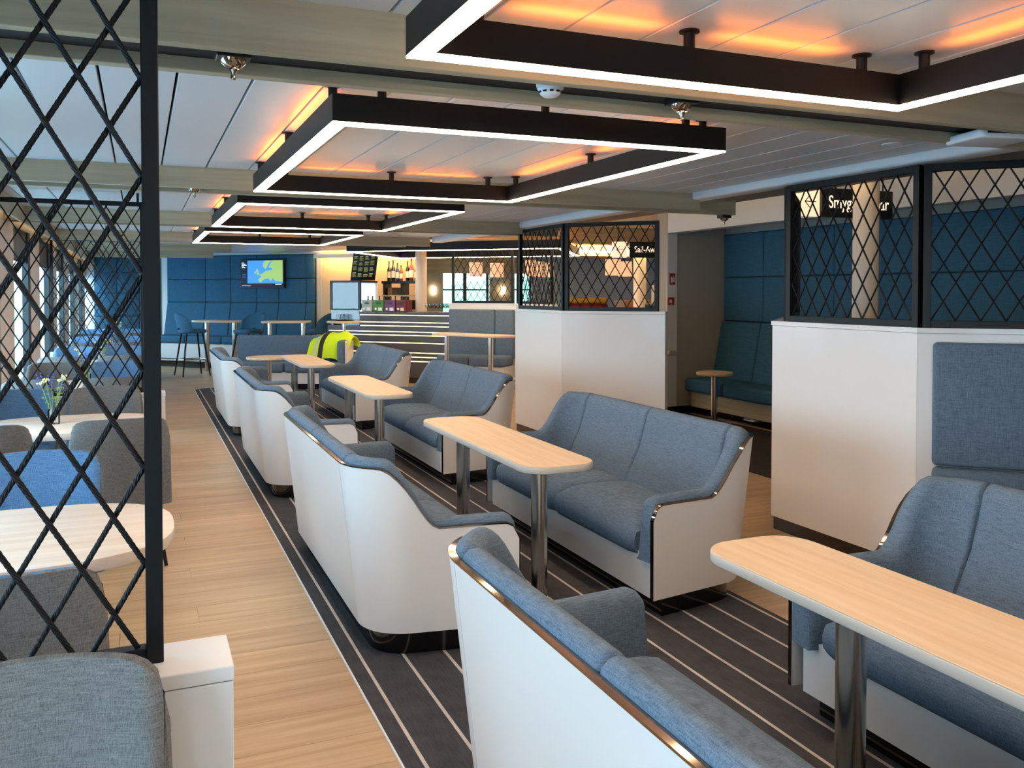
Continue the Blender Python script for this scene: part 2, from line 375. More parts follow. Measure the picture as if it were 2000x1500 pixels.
# bar rear wall (warm), far window wall, right hand alcove
brw = struct(mesh('wall_bar', [(3.45, 18.35, 0), (5.2, 16.65, 0), (5.3, 16.75, 0), (3.55, 18.45, 0), (3.45, 18.35, 2.7), (5.2, 16.65, 2.7), (5.3, 16.75, 2.7), (3.55, 18.45, 2.7)],
     [(0,1,2,3), (4,5,6,7), (0,1,5,4), (1,2,6,5), (2,3,7,6), (3,0,4,7)], 'cream_wall'), 'warm beige wall behind the bar')
bl = thing('cove_light', 'added warm light strip brightening the beige wall behind the bar', 'cove light', (3.36, 18.26, 2.30), -R(44.2))  # strip and channel added to brighten the dim beige wall
box('wall_fill_strip', 0.1, 2.2, -0.10, -0.04, 0.03, 0.05, 'led_far', bl); box('channel', 0.05, 2.25, -0.14, -0.13, -0.02, 0.06, 'white_trim', bl)
fw = struct(box('wall_far_right', 3.5, 6.4, 24.0, 24.15, 0, 2.7, 'grey_wall'))
struct(box('wall_far_right_low', 6.4, 10.9, 24.0, 24.15, 0, 0.75, 'grey_wall'))
struct(box('wall_far_right_head', 6.4, 10.9, 24.0, 24.15, 2.12, 2.7, 'beam_wood'))
struct(box('wall_as_sky_window', 10.9, 16, 24.0, 24.15, 0, 2.7, 'pale_blue_wall'))  # bright pale blue wall colour stands in for a window full of sky
piers = [(6.4, 6.6), (7.15, 8.05), (9.5, 10.3)]
wins = [(6.6, 7.15), (8.05, 9.5), (10.3, 10.9)]
for n, (a, b) in enumerate(piers): struct(box('trim_%d' % (60+n), a, b, 23.9, 24.15, 0.7, 2.15, 'grey_wall'), 'grey pier between the far windows')
for n, (a, b) in enumerate(wins):
    w = struct(box('window_%d' % (20+n), a, b, 24.06, 24.1, 1.62, 1.66, 'mullion_dark'), 'far window looking out on the green bank')
    box('window_frame', a, a+0.05, 24.05, 24.11, 0.75, 2.12, 'mullion_dark', w)
    box('window_frame', b-0.05, b, 24.05, 24.11, 0.75, 2.12, 'mullion_dark', w)
    if n == 1: box('window_frame', (a+b)/2-0.05, (a+b)/2+0.05, 24.05, 24.11, 0.75, 2.12, 'mullion_dark', w)
    box('pane', a, b, 24.075, 24.085, 0.75, 2.12, 'glass', w)
portal('window_portal_far', (8.65, 24.2, 1.45), (R(-90), 0, 0), 4.4, 1.4)
# outside
struct(mesh('ground_sea', [(-400, -200, -12), (-3, -200, -12), (-3, 250, -12), (-400, 250, -12)], [(0,1,2,3)], 'sea'), 'calm pale water outside the windows')
hv, hf = [], []
for i in range(41):
    x = -30 + 3*i; t = 1.9 + 0.7*math.sin(i*0.7) + 0.5*math.sin(i*1.9)
    hv += [(x, 38, -14), (x, 60, -4), (x, 70, t), (x, 90, t-0.5)]
for i in range(40):
    for j in range(3): hf.append((i*4+j, i*4+j+1, i*4+j+5, i*4+j+4))
struct(mesh('ground_bank', hv, hf, 'hill', None, True), 'green grassy bank outside the far windows')
# alcove
aw = struct(box('wall_alcove_back', 7.2, 7.3, -5, 9.66, 0, 2.66, 'grey_wall'), 'back wall of the alcove with padded navy panels')
box('panel_backing', 7.17, 7.2, 2.75, 9.56, 0.4, 2.35, 'dark_cloth', aw)
y = 9.55; cols = [9.55, 8.75, 7.55, 6.35, 5.15, 3.95, 2.75]
for i in range(6):
    for z0, z1 in ((1.215, 1.775), (1.785, 2.345)):
        box('panel', 7.14, 7.2, cols[i+1]+0.004, cols[i]-0.004, z0, z1, 'navy', aw, 0.014, 3)
struct(box('wall_alcove_end', 6.27, 7.3, 9.58, 9.70, 0, 2.66, 'grey_wall'), 'end wall of the alcove')
struct(box('trim_28', 6.27, 6.42, 9.565, 9.58, 0.1, 2.35, 'white_wall'), 'white edge of the alcove end wall')
struct(box('baseboard_alcove', 6.27, 7.2, 9.56, 9.58, 0, 0.1, 'black_gloss'))
struct(box('wall_right_mid', 6.27, 16, 9.70, 9.80, 0, 2.66, 'grey_wall'))
ab = thing('alcove_bench', 'dark upholstered wall bench inside the panelled alcove', 'bench', (7.12, 9.5, 0), 0)
for i in range(6):
    y1, y0 = cols[i]-9.5-0.004, cols[i+1]-9.5+0.004
    v = [(0.04, y0, 0.45), (0.04, y1, 0.45), (0.04, y1, 1.205), (0.04, y0, 1.205), (-0.16, y0, 0.45), (-0.16, y1, 0.45), (-0.02, y1, 1.205), (-0.02, y0, 1.205)]
    o = mesh('back_cushion', v, [(0,1,2,3), (4,5,6,7), (0,1,5,4), (2,3,7,6), (0,3,7,4), (1,2,6,5)], 'navy', ab)
    bv = o.modifiers.new('b', 'BEVEL'); bv.width = 0.025; bv.segments = 3
    box('seat_cushion', -0.60, -0.1, y0, y1, 0.30, 0.47, 'navy', ab, 0.04, 3)
box('plinth', -0.52, 0.05, -6.7, 0.0, 0.10, 0.31, 'beam_wood_y', ab)
box('toe_kick', -0.45, 0.05, -6.7, 0.0, 0.0, 0.10, 'black_gloss', ab)
# ================================================================== LIGHT FRAMES
def rail_part(t, p0, p1, w=0.056, h=0.104, inner=None):
    """one rail of a suspended frame: black body, white diffuser below, amber strips above, stems"""
    p0, p1 = Vector(p0), Vector(p1); d = (p1-p0).normalized(); n = Vector((-d.y, d.x, 0))
    def slab(name, a, b, wa, wb, z0, z1, mat, par):
        q = [a + n*wa, b + n*wa, b + n*wb, a + n*wb]
        return mesh(name, [(v.x, v.y, z0) for v in q] + [(v.x, v.y, z1) for v in q], [(0,1,2,3), (4,5,6,7), (0,1,5,4), (1,2,6,5), (2,3,7,6), (3,0,4,7)], mat, par)
    slab('rail', p0, p1, -w/2, w/2, 0.006, h, 'black_metal', t)
    slab('diffuser', p0 - d*0.0, p1 + d*0.0, -w/2+0.001, w/2-0.001, 0.0, 0.006, 'led_white', t)
    L_ = (p1-p0).length; ss = [0.13, L_/2, L_-0.13]
    for s in ss:
        c = p0 + d*s
        st = lathe('stem', [(0.017, h), (0.017, t['gap']-0.008+h), (0.03, t['gap']-0.006+h), (0.03, t['gap']+h)], 'black_metal', t, 12, (c.x, c.y, 0))
    for a, b in ((ss[0]+0.1, ss[1]-0.1), (ss[1]+0.1, ss[2]-0.1)):
        slab('amber_strip', p0 + d*a, p0 + d*b, -0.02, 0.02, h, h+0.0006, 'led_amber', t)
def light_frame(y0, y1, z, cz, label):
    t = thing('light_frame', label, 'ceiling light', (0, 0, z), 0, 'suspended light frames over the sofas'); t['gap'] = cz - z - 0.104
    x0, x1 = 0.63, 2.315; e = 0.028
    rail_part(t, (x0+e, y0, 0), (x0+e, y1, 0)); rail_part(t, (x1-e, y0, 0), (x1-e, y1, 0))
    rail_part(t, (x0+2*e, y0+e, 0), (x1-2*e, y0+e, 0)); rail_part(t, (x0+2*e, y1-e, 0), (x1-2*e, y1-e, 0))
    return t
light_frame(-0.22, 2.165, 2.195, 2.355, 'black rectangular light frame nearest the viewpoint, cut off by the top edge')
light_frame(3.085, 5.42, 2.195, 2.355, 'large black rectangular light frame, second from the viewpoint, seen whole')
light_frame(6.35, 8.71, 2.210, 2.355+bay_off(4), 'black rectangular light frame, third from the viewpoint')
light_frame(9.68, 12.02, 2.223, 2.355+bay_off(5), 'black rectangular light frame farthest from the viewpoint, near the television wall')
t = thing('bar_light_frame', 'black diamond shaped light frame hanging over the bar', 'ceiling light', (0, 0, 2.2)); t['gap'] = 0.06
Aq, Bq, Cq, Dq = (2.95, 13.26, 0), (4.36, 15.5, 0), (6.9, 13.3, 0), (5.45, 11.05, 0)
for a, b in ((Aq, Bq), (Bq, Cq), (Cq, Dq), (Dq, Aq)): rail_part(t, a, b, 0.08, 0.13)

# ================================================================== SOFAS
SA, SR, SFL, SD = 0.79, 0.22, R(9.5), 0.66
ARC = SR * (math.pi/2 - SFL); STR = (SD - SR*(1-math.cos(math.pi/2-SFL))) / math.cos(SFL); ST = SA + ARC + STR
def s_path(s):
    g = 1 if s >= 0 else -1; a = abs(s)
    if a <= SA: x, y, nx, ny = a, 0, 0, -1
    elif a <= SA + ARC:
        q = (a-SA)/SR; x = SA + SR*math.sin(q); y = SR*(1-math.cos(q)); nx, ny = math.sin(q), -math.cos(q)
    else:
        q = math.pi/2 - SFL; k = a - SA - ARC
        x = SA + SR*math.sin(q) + k*math.sin(SFL); y = SR*(1-math.cos(q)) + k*math.cos(SFL); nx, ny = math.cos(SFL), -math.sin(SFL)
    return g*x, y, g*nx, ny
def sm(t): t = max(0, min(1, t)); return t*t*(3-2*t)
HB, HA = 0.845, 0.572
def s_h(s):
    a = abs(s); h = HB + (HA-HB)*sm((a - SA - 0.19)/0.245)
    r = 0.07; k = a - (ST - r)
    if k > 0: h -= r - math.sqrt(max(0, r*r - k*k))
    return h
def s_lean(s): return 0.085 * (1 - sm((abs(s)-SA)/(ST-SA)))
def s_pt(s, d, z):
    x, y, nx, ny = s_path(s); o = s_lean(s) * (z-0.12)/0.74 - d
    return (x + nx*o, y + ny*o, z)
def s_samples(a, b):
    n = max(2, int((b-a)/0.028)); return [a + (b-a)*i/n for i in range(n+1)]
def strip(name, rows, mat, par, smooth=True, close_ends=True, ang=50):
    """rows: list of closed loops (same length) -> skin"""
    n = len(rows[0]); v = [p for r in rows for p in r]; f = []
    for i in range(len(rows)-1):
        for j in range(n): f.append((i*n+j, i*n+(j+1) % n, (i+1)*n+(j+1) % n, (i+1)*n+j))
    if close_ends: f += [tuple(range(n))[::-1], tuple(range((len(rows)-1)*n, len(rows)*n))]
    o = mesh(name, v, f, mat, par)
    if smooth: smooth_angle(o, ang)
    return o
def sofa(label, loc, rz):
    t = thing('sofa', label, 'sofa', loc, rz, 'two seat sofas facing each other across the tables')
    # shell
    for nm, a, b in (('shell_side', -ST, -SA-0.002), ('shell_back', -SA+0.002, SA-0.002), ('shell_side', SA+0.002, ST)):
        rows = []
        for s in s_samples(a, b):
            h = s_h(s); zs = [0.115 + (h-0.115)*k/4 for k in range(5)]
            rows.append([s_pt(s, 0, z) for z in zs] + [s_pt(s, 0.02, z) for z in zs[::-1]])
        strip(nm, rows, 'white_laminate', t)
    rows = []
    for s in s_samples(-ST+0.0, ST-0.0):
        h = s_h(s); rows.append([s_pt(s, -0.0015, h-0.004), s_pt(s, -0.0015, h+0.003), s_pt(s, 0.020, h+0.004), s_pt(s, 0.020, h-0.004)])
    strip('chrome_edge', rows, 'chrome', t)
    for g in (-1, 1):   # chrome edge running down the arm fronts
        x, y, nx, ny = s_path(g*ST); z1 = s_h(g*ST)
        q = [(x+nx*0.0005, y), (x-nx*0.018, y-ny*0.018), (x-nx*0.018, y-ny*0.018+0.004), (x+nx*0.0005, y+0.004)]
        prism('chrome_edge', q, 0.115, z1, 'dark_chrome', t)
    # upholstered lining in four pieces
    for nm, a, b in (('arm_cushion', -ST, -SA), ('back_cushion', -SA, 0), ('back_cushion', 0, SA), ('arm_cushion', SA, ST)):
        rows = []; smp = s_samples(a, b); Ln = b-a
        a, b = a+0.0012, b-0.0012; smp = [min(max(q, a), b) for q in smp]
        ex = sorted(set(smp + [a+0.003, a+0.007, a+0.012, b-0.003, b-0.007, b-0.012]))
        for s in ex:
            e = min(s-a, b-s); front = (abs(s) > SA and (ST-abs(s)) < 0.05)
            pin = 0.028 * (1 - sm(e/0.012)) + (0.03*(1 - math.sqrt(max(0, 1-(1-min(1, (ST-abs(s))/0.05))**2))) if front else 0)
            h = s_h(s) ; w = sm((abs(s)-SA)/ARC); bt = 0.21 + (0.125-0.21)*w; zb = 0.43 - 0.14*w; zt = h - pin
            mid = (zt + zb)/2
            prof = [(0.024, zb), (0.024, zt-0.03), (0.020, zt-0.004), (0.026, zt+0.016), (0.045, zt+0.031), (0.068, zt+0.034), (0.092, zt+0.022), (0.108-pin, zt-0.006), (0.113-pin, zt-0.05),
                    (0.122+0.02*(1-w)-pin, mid), (bt-pin*0.5, zb+0.03), (bt, zb)]
            rows.append([s_pt(s, d, z) for d, z in prof])
        strip(nm, rows, 'blue', t, True, True, 75)
    # seat cushions
    def xe(y): return 0.80 + (y-0.10)*0.20
    for g in (-1, 1):
        rows = []; n = 16
        prof = [(0.12, 0.30), (0.12, 0.425), (0.2, 0.445), (0.32, 0.452), (0.45, 0.453), (0.56, 0.448), (0.625, 0.432), (0.668, 0.40), (0.682, 0.36), (0.678, 0.32), (0.66, 0.295), (0.6, 0.29)]
        for i in range(n+1):
            u = i/n; e = min(u, 1-u)*0.95; pin = 0.02*(1-sm(e/0.05)) if i else 0.02; cr = 0.012*math.sin(math.pi*u)
            rows.append([(g*(0.003 + (xe(y)-0.006)*u), y - (pin if y > 0.5 else 0), z - (pin if z > 0.4 else 0) + (cr if 0.44 < z else 0)) for y, z in prof])
        strip('seat_cushion', rows, 'blue', t, True, True, 70)
    box('front_board', -1.035, 1.035, 0.615, 0.637, 0.105, 0.31, 'white_laminate', t)
    pts = [s_pt(s, 0.05, 0.12)[:2] for s in s_samples(-ST+0.1, ST-0.1)]
    prism('plinth', pts, 0.0075, 0.115, 'black_gloss', t, smooth=True)
    return t
SOFA_Y = [1.50, 4.62, 7.76, 10.88]
LL = ['white backed blue sofa in the foreground, cut off by the bottom edge',
      'white backed blue sofa along the aisle, second from the viewpoint, seen from behind',
      'white backed blue sofa along the aisle, third from the viewpoint, seen from behind',
      'white backed blue sofa along the aisle, farthest one, seen from behind']
RL = ['blue sofa at the lower right edge, behind the nearest narrow table',
      'blue sofa with white side panel in the middle of the picture, seat facing left',
      'blue sofa facing left in front of the middle white partition',
      'blue sofa facing left, farthest of the right row, beside the bar']
for i, yy in enumerate(SOFA_Y):
    if i == 0:
        s0 = sofa(LL[0], (0.885, yy, 0), -R(90)); first = s0
    else: place(copy_tree(first), (0.885, yy, 0), -R(90), LL[i])
    place(copy_tree(first), (2.905, yy, 0), R(90), RL[i])

# ================================================================== SOFA TABLES
def sofa_table(label, loc):
    t = thing('sofa_table', label, 'table', loc, 0, 'narrow tables between the sofas')
    prism('table_top', rrect(0.40, 1.80, 0.13, 8), 0.712, 0.744, 'edge_band', t, 0.004, 2, True)
    prism('top_veneer', rrect(0.394, 1.794, 0.127, 8), 0.744, 0.7475, 'table_wood', t, 0.0015, 1, True)
    for y in (-0.76, 0.30):
        lg = lathe('leg', [(0.041, 0.0085), (0.041, 0.712)], 'steel', t, 28, (-0.08 if y < 0 else -0.10, y, 0))
        lathe('leg_collar', [(0.052, 0.0076), (0.052, 0.014), (0.043, 0.018)], 'steel', lg, 24, (-0.08 if y < 0 else -0.10, y, 0))
    return t
TL = ['narrow oak table with steel leg at the right edge, nearest the viewpoint', 'narrow oak table with two steel legs in the middle, second nearest',
      'narrow oak table with two steel legs, third nearest, between two sofas', 'narrow oak table with two steel legs, farthest one, beside the round table']
for i in range(4):
    if i == 0: tb = sofa_table(TL[0], (1.905, 1.53, 0)); tfirst = tb
    else: place(copy_tree(tfirst), (1.905, 1.53+3.155*i, 0), 0, TL[i])
def round_table(name, label, loc, r, h, rl=0.04, rb=0.2, grp=None, top='table_wood'):
    t = thing(name, label, 'table', loc, 0, grp)
    lathe('table_top', [(0.001, h-0.036), (r-0.006, h-0.036), (r, h-0.03), (r, h-0.004), (r-0.004, h), (0.001, h)], top, t, 40)
    lathe('leg', [(rl, 0.012), (rl, h-0.036)], 'steel', t, 20)
    lathe('base_plate', [(0.001, 0.008), (rb, 0.008), (rb, 0.014), (rb-0.03, 0.02), (0.001, 0.022)], 'steel', t, 30)
    return t
round_table('round_table', 'small round oak table beside the far end sofa and long bench', (1.72, 13.05, 0), 0.32, 0.645)
round_table('round_table', 'small round oak table standing in the dark alcove', (6.33, 8.63, 0), 0.215, 0.63)
# ---- straight bench at the end of the runner
t = thing('end_bench', 'long straight blue bench with high flat back closing the sofa group', 'bench', (1.47, 15.15, 0), -R(23.3))
box('back_cushion', 0, 1.84, 0.0, 0.16, 0.40, 0.86, 'blue', t, 0.03, 3)
box('back_shell', 0, 1.84, 0.16, 0.19, 0.1, 0.855, 'white_laminate', t, 0.004, 1)
for i in range(2): box('seat_cushion', 0.92*i, 0.92*i+0.915, -0.5, 0.02, 0.28, 0.45, 'blue', t, 0.045, 3)
box('base', 0.03, 1.81, -0.45, 0.16, 0.1, 0.29, 'white_laminate', t)
box('plinth', 0.06, 1.78, -0.4, 0.14, 0.008, 0.1, 'black_gloss', t)
box('side_cushion', 1.76, 1.90, -0.42, 0.16, 0.28, 0.80, 'blue', t, 0.05, 3)
box('side_panel', 1.90, 1.925, -0.44, 0.18, 0.1, 0.79, 'white_laminate', t, 0.005, 1)

# ================================================================== LATTICE SCREENS
def lattice(t, w, h, z0, rope_r, twisted, fr=0.035, pw=0.1206, ph=0.207, x_node=None, z_node=None, n=6):
    """panel in the local xz plane, x 0..w, z z0..z0+h : frame bars plus crossing rods"""
    d = fr/2
    box('frame_post', 0, fr, -d, d, z0, z0+h, 'screen_metal', t, 0.002, 1); box('frame_post', w-fr, w, -d, d, z0, z0+h, 'screen_metal', t, 0.002, 1)
    box('frame_bar', fr, w-fr, -d, d, z0, z0+fr, 'screen_metal', t, 0.002, 1); box('frame_bar', fr, w-fr, -d, d, z0+h-fr, z0+h, 'screen_metal', t, 0.002, 1)
    ax, bx, az, bz = fr, w-fr, z0+fr, z0+h-fr
    xn = ax if x_node is None else x_node; zn = az if z_node is None else z_node
    for sg in (1, -1):
        m = sg*ph/pw
        k0 = int(-(bx-ax)/pw - (bz-az)/ph) - 30
        for k in range(k0, -k0):
            c = zn + k*ph   # z at x = xn
            f = lambda x: c + m*(x-xn)
            xa, xb = ax, bx
            lo, hi = sorted((xn + (az-c)/m, xn + (bz-c)/m))
            xa, xb = max(xa, lo), min(xb, hi)
            if xb - xa < 0.004: continue
            yy = 0.006*sg*(1 if twisted else 0.5)
            if twisted: rope('rope_rod', (xa, yy, f(xa)), (xb, yy, f(xb)), rope_r, 'screen_metal', t)
            else: tube('rod', [(xa, yy, f(xa)), (xb, yy, f(xb))], rope_r, 'screen_metal', t, n, None, False)
SW = 1.125
def aisle_screen(y, label, twisted):
    t = thing('lattice_screen', label, 'screen', (-1.085, y, 0), 0, 'lattice screens between the window tables')
    lattice(t, SW, 1.50, 0.80, 0.0062 if twisted else 0.0055, twisted, 0.035, x_node=SW-0.035, z_node=2.05)
    for x in (0.06, SW-0.05): box('hanger_rod', x-0.009, x+0.009, -0.009, 0.009, 2.30, ceil_z(y), 'screen_metal', t)
    return t
def low_wall(y, label):
    t = thing('low_wall', label, 'partition', (0, y, 0), 0, 'low white walls under the lattice screens')
    box('wall_body', -1.09, 0.176, -0.092, 0.092, 0.0, 0.766, 'white_laminate', t, 0.002, 1)
    box('cap', -1.09, 0.178, -0.093, 0.093, 0.768, 0.80, 'white_laminate', t, 0.003, 2)
    return t
for i, y in enumerate((2.02, 7.47, 12.92)):
    aisle_screen(y, ['black twisted rope lattice screen in the left foreground', 'black lattice screen behind the second window table', 'black lattice screen farthest along the window row'][i], i == 0)
    low_wall(y, ['low white wall below the foreground lattice screen', 'low white wall below the second lattice screen', 'low white wall below the farthest lattice screen'][i])

# ================================================================== WHITE PARTITIONS
def offset_poly(pts, d):
    out = []
    for i, p in enumerate(pts):
        p = Vector(p)
        dirs = []
        if i > 0: dirs.append((p - Vector(pts[i-1])).normalized())
        if i < len(pts)-1: dirs.append((Vector(pts[i+1]) - p).normalized())
        ns = [Vector((-q.y, q.x)) for q in dirs]; n = sum(ns, Vector((0, 0)))/len(ns); n = n / max(0.3, n.length_squared)
        out.append(p + n*d)
    return out
def partition(name, label, pts, ztop, ztop2):
    t = thing(name, label, 'partition', (0, 0, 0), 0, 'white angled partitions with lattice screens')
    for a, b in zip(pts[:-1], pts[1:]):
        pa, pb = Vector(a), Vector(b); d = (pb-pa).normalized(); n = Vector((-d.y, d.x)); g = d*0.0015
        q = [pa+g, pb-g, pb-g+n*0.12, pa+g+n*0.12]
        prism('panel', [(v.x, v.y) for v in q], 0.09, ztop-0.03, 'white_laminate', t)
    in_ = offset_poly(pts, 0.125); out = offset_poly(pts, -0.008)
    prism('top_ledge', [tuple(v) for v in out] + [tuple(v) for v in in_[::-1]], ztop-0.028, ztop, 'white_laminate', t)
    a_ = offset_poly(pts, 0.015); b_ = offset_poly(pts, 0.11)
    prism('plinth', [tuple(v) for v in a_] + [tuple(v) for v in b_[::-1]], 0.0, 0.09, 'black_gloss', t)
    ins = offset_poly(pts, 0.03)
    return t, ins
def part_screen(label, a, b, z0, h):
    a, b = Vector(a), Vector(b); w = (b-a).length
    t = thing('lattice_screen', label, 'screen', (a.x, a.y, 0), math.atan2((b-a).y, (b-a).x), 'lattice screens on the white partitions')
    lattice(t, w, h, z0, 0.005, False, 0.04)
    return t
NP = [(4.75, 5.53), (3.90, 4.68), (3.90, 3.495), (5.30, 2.095)]
n_t, ni = partition('partition', 'white angled partition at the right edge with a blue cushion', NP, 1.40, 2.29)
part_screen('lattice screen on the right partition, side along the aisle', (3.935, 4.57), (3.935, 3.51), 1.40, 0.89)
part_screen('lattice screen on the right partition, slanting towards the right edge', (3.938, 3.497), (5.30, 2.135), 1.40, 0.89)
part_screen('lattice screen on the right partition, seen almost edge on', (3.95, 4.60), (4.70, 5.35), 1.40, 0.89)
MP = [(4.65, 9.85), (3.95, 9.15), (3.95, 7.95), (4.70, 7.20)]
partition('partition', 'plain white angled partition in the middle behind the sofas', MP, 1.40, 2.29)
part_screen('lattice screen on the middle partition, narrow side along the aisle', (3.985, 9.10), (3.985, 7.97), 1.40, 0.89)
part_screen('lattice screen on the middle partition, wide side facing the viewer', (3.988, 7.952), (4.67, 7.27), 1.40, 0.89)
FP = [(4.75, 13.80), (5.60, 12.95), (5.60, 11.6)]
partition('partition', 'far white partition beside the bar with a booth bench', FP, 1.40, 2.34)
part_screen('lattice screen on the far partition beside the bar', (4.80, 13.78), (5.58, 13.0), 1.40, 0.94)
part_screen('lattice screen on the far partition, seen from the side', (5.63, 12.95), (5.63, 11.65), 1.40, 0.94)
# cushions on partitions
def wing_cushions(label, a, b, z_seat, z_mid, z_top, both):
    a, b = Vector(a), Vector(b); w = (b-a).length
    t = thing('booth_bench', label, 'bench', (a.x, a.y, 0), math.atan2((b-a).y, (b-a).x), 'booth benches against the white partitions')
    return t, w
t, w = wing_cushions('blue booth bench with tall back cushion at the right edge', (3.90, 3.495), (5.30, 2.095), 0, 0, 0, 1)
box('back_cushion', 0.075, w, -0.06, -0.002, 0.66, 1.325, 'blue', t, 0.025, 3)
box('lumbar_cushion', 0.075, w, -0.13, -0.002, 0.46, 0.655, 'blue', t, 0.03, 3)
box('seat_cushion', 0.075, w, -0.52, -0.1, 0.30, 0.46, 'blue', t, 0.04, 3)
box('base', 0.1, w, -0.46, -0.02, 0.0, 0.30, 'white_laminate', t)
t, w = wing_cushions('blue booth bench against the far partition beside the bar', (4.75, 13.80), (5.60, 12.95), 0, 0, 0, 1)
box('back_cushion', 0.03, w*0.72, -0.09, -0.002, 0.5, 1.30, 'blue', t, 0.025, 3)
box('back_cushion', w*0.72+0.004, w-0.01, -0.09, -0.002, 0.5, 1.30, 'blue', t, 0.025, 3)
box('seat_cushion', 0.03, w*0.5, -0.55, -0.07, 0.40, 0.565, 'blue', t, 0.04, 3)
box('seat_cushion', w*0.5+0.004, w-0.01, -0.55, -0.07, 0.40, 0.565, 'blue', t, 0.04, 3)
box('base', 0.03, w-0.01, -0.5, -0.02, 0.0, 0.40, 'white_laminate', t)
t = thing('booth_table', 'raised narrow oak table with two legs in front of the far booth bench', 'table', (4.70, 12.55, 0), R(28))
prism('table_top', rrect(0.40, 1.5, 0.13, 8), 0.905, 0.94, 'table_wood', t, 0.004, 2, True)
for y in (-0.4, 0.5): lathe('leg', [(0.04, 0.001), (0.04, 0.905)], 'steel', t, 20, (-0.04, y, 0))
# ================================================================== WINDOW TABLES AND CHAIRS
def tub_chair(label, inner='chair_blue'):
    t = thing('tub_chair', label, 'chair', (0, 0, 0), 0, 'grey and blue tub chairs at the window tables')
    def shell(name, off0, off1, mat):
        rows = []; n = 22
        for i in range(n+1):
            u = -1 + 2*i/n; a = abs(u)
            top = 0.885 - 0.06*a**10 - 0.012*a**2; lp_o, lp_i = [], []
            for k in range(9):
                v = k/8; z = 0.36 + (top-0.36)*v
                flare = 0.262 - 0.012*v
                edge = 1.0 - 0.05*(1 if False else 0)
                x = flare*math.sin(u*0.9)/math.sin(0.9); y = -0.235 + 0.085*(1-math.cos(u*0.9))/(1-math.cos(0.9)) - 0.085*v
                nx, ny = math.sin(u*0.6), -math.cos(u*0.6)
                e = 0.02*(max(0, v-0.85)/0.15)**2 + 0.016*max(0, (a-0.9)/0.1)**2
                s_ = (1 if off0 > off1 else -1)
                lp_o.append((x+nx*(off0-(e if off0 > 0.01 else 0)), y+ny*(off0-(e if off0 > 0.01 else 0)), z)); lp_i.append((x+nx*(off1+(e if off1 < -0.01 else 0)), y+ny*(off1+(e if off1 < -0.01 else 0)), z))
            rows.append(lp_o + lp_i[::-1])
        return strip(name, rows, mat, t, True, True, 60)
    shell('back_outer', 0.035, 0.001, 'grey'); shell('back_inner', 0.0, -0.032, inner)
    prism('seat', rrect(0.46, 0.48, 0.09, 6), 0.40, 0.49, inner, t, 0.025, 3, True)
    for sx in (-1, 1):
        for sy in (-1, 1): tube('leg', [(sx*0.17, sy*0.17, 0.41), (sx*0.235, sy*0.235, 0.004)], 0.016, 'black_metal', t, 8, 0.010)
    return t
def oval_table(label, loc):
    t = thing('window_table', label, 'table', loc, 0, 'oval oak tables along the windows')
    pts = []
    for i in range(48):
        q = 2*math.pi*i/48; c, s = math.cos(q), math.sin(q); e = 2/2.7
        pts.append((0.55*math.copysign(abs(c)**e, c), 0.435*math.copysign(abs(s)**e, s)))
    prism('table_top', pts, 0.70, 0.742, 'window_wood', t, 0.005, 2, True)
    lathe('leg', [(0.045, 0.02), (0.045, 0.70)], 'steel', t, 20); lathe('base_plate', [(0.001, 0.001), (0.25, 0.001), (0.25, 0.012), (0.05, 0.022), (0.001, 0.022)], 'steel', t, 30)
    return t
def vase(label, loc, s=1.0):
    t = thing('flower_vase', label, 'vase', loc, random.random()*6, 'flower vases on the window tables')
    lathe('jar', [(0.034, 0.0), (0.036, 0.01), (0.036, 0.085), (0.026, 0.105), (0.026, 0.12), (0.023, 0.12), (0.023, 0.104), (0.033, 0.084), (0.033, 0.006), (0.001, 0.004)], 'clear_glass', t, 16)
    rnd = random.Random(sum(map(ord, label)))
    for i in range(9):
        a = i*2.4; r = 0.03+0.07*rnd.random(); h = 0.2+0.13*rnd.random(); c, s_ = math.cos(a), math.sin(a)
        st = tube('stem', [(c*0.01, s_*0.01, 0.02), (c*r*0.4, s_*r*0.4, 0.13), (c*r, s_*r, h)], 0.0018, 'leaf', t, 5)
        blue = i % 3 == 0
        v, f = [], []
        for k in range(12 if blue else 8):
            b = k*2.4; zz = h - 0.09*(k/11) + 0.03 if blue else h + 0.02*rnd.random()-0.01; rr = 0.012+0.006*rnd.random() if blue else 0.022*rnd.random()
            cx, cy = c*r + math.cos(b)*rr, s_*r + math.sin(b)*rr; q = 0.009; n0 = len(v)
            v += [(cx-q, cy, zz), (cx, cy-q, zz), (cx+q, cy, zz), (cx, cy+q, zz), (cx, cy, zz+q), (cx, cy, zz-q)]
            f += [(n0+a_, n0+b_, n0+4) for a_, b_ in ((0,1),(1,2),(2,3),(3,0))] + [(n0+b_, n0+a_, n0+5) for a_, b_ in ((0,1),(1,2),(2,3),(3,0))]
        mesh('blossom', v, f, 'petal_blue' if blue else 'petal_cream', t)
        lv, lf = [], []
        for k in range(4):
            b = k*1.9+i; zz = 0.13+0.03*k; cx, cy = c*r*0.6, s_*r*0.6; n0 = len(lv); dx, dy = math.cos(b)*0.03, math.sin(b)*0.03
            lv += [(cx, cy, zz), (cx+dx*0.5-dy*0.25, cy+dy*0.5+dx*0.25, zz+0.012), (cx+dx, cy+dy, zz+0.01), (cx+dx*0.5+dy*0.25, cy+dy*0.5-dx*0.25, zz+0.012), (cx+dx*0.5, cy+dy*0.5, zz+0.004)]
            lf += [(n0, n0+1, n0+2), (n0, n0+2, n0+3), (n0, n0+4, n0+1), (n0+1, n0+4, n0+2), (n0+2, n0+4, n0+3), (n0+3, n0+4, n0)]
        mesh('leaf', lv, lf, 'leaf', t)
    return t
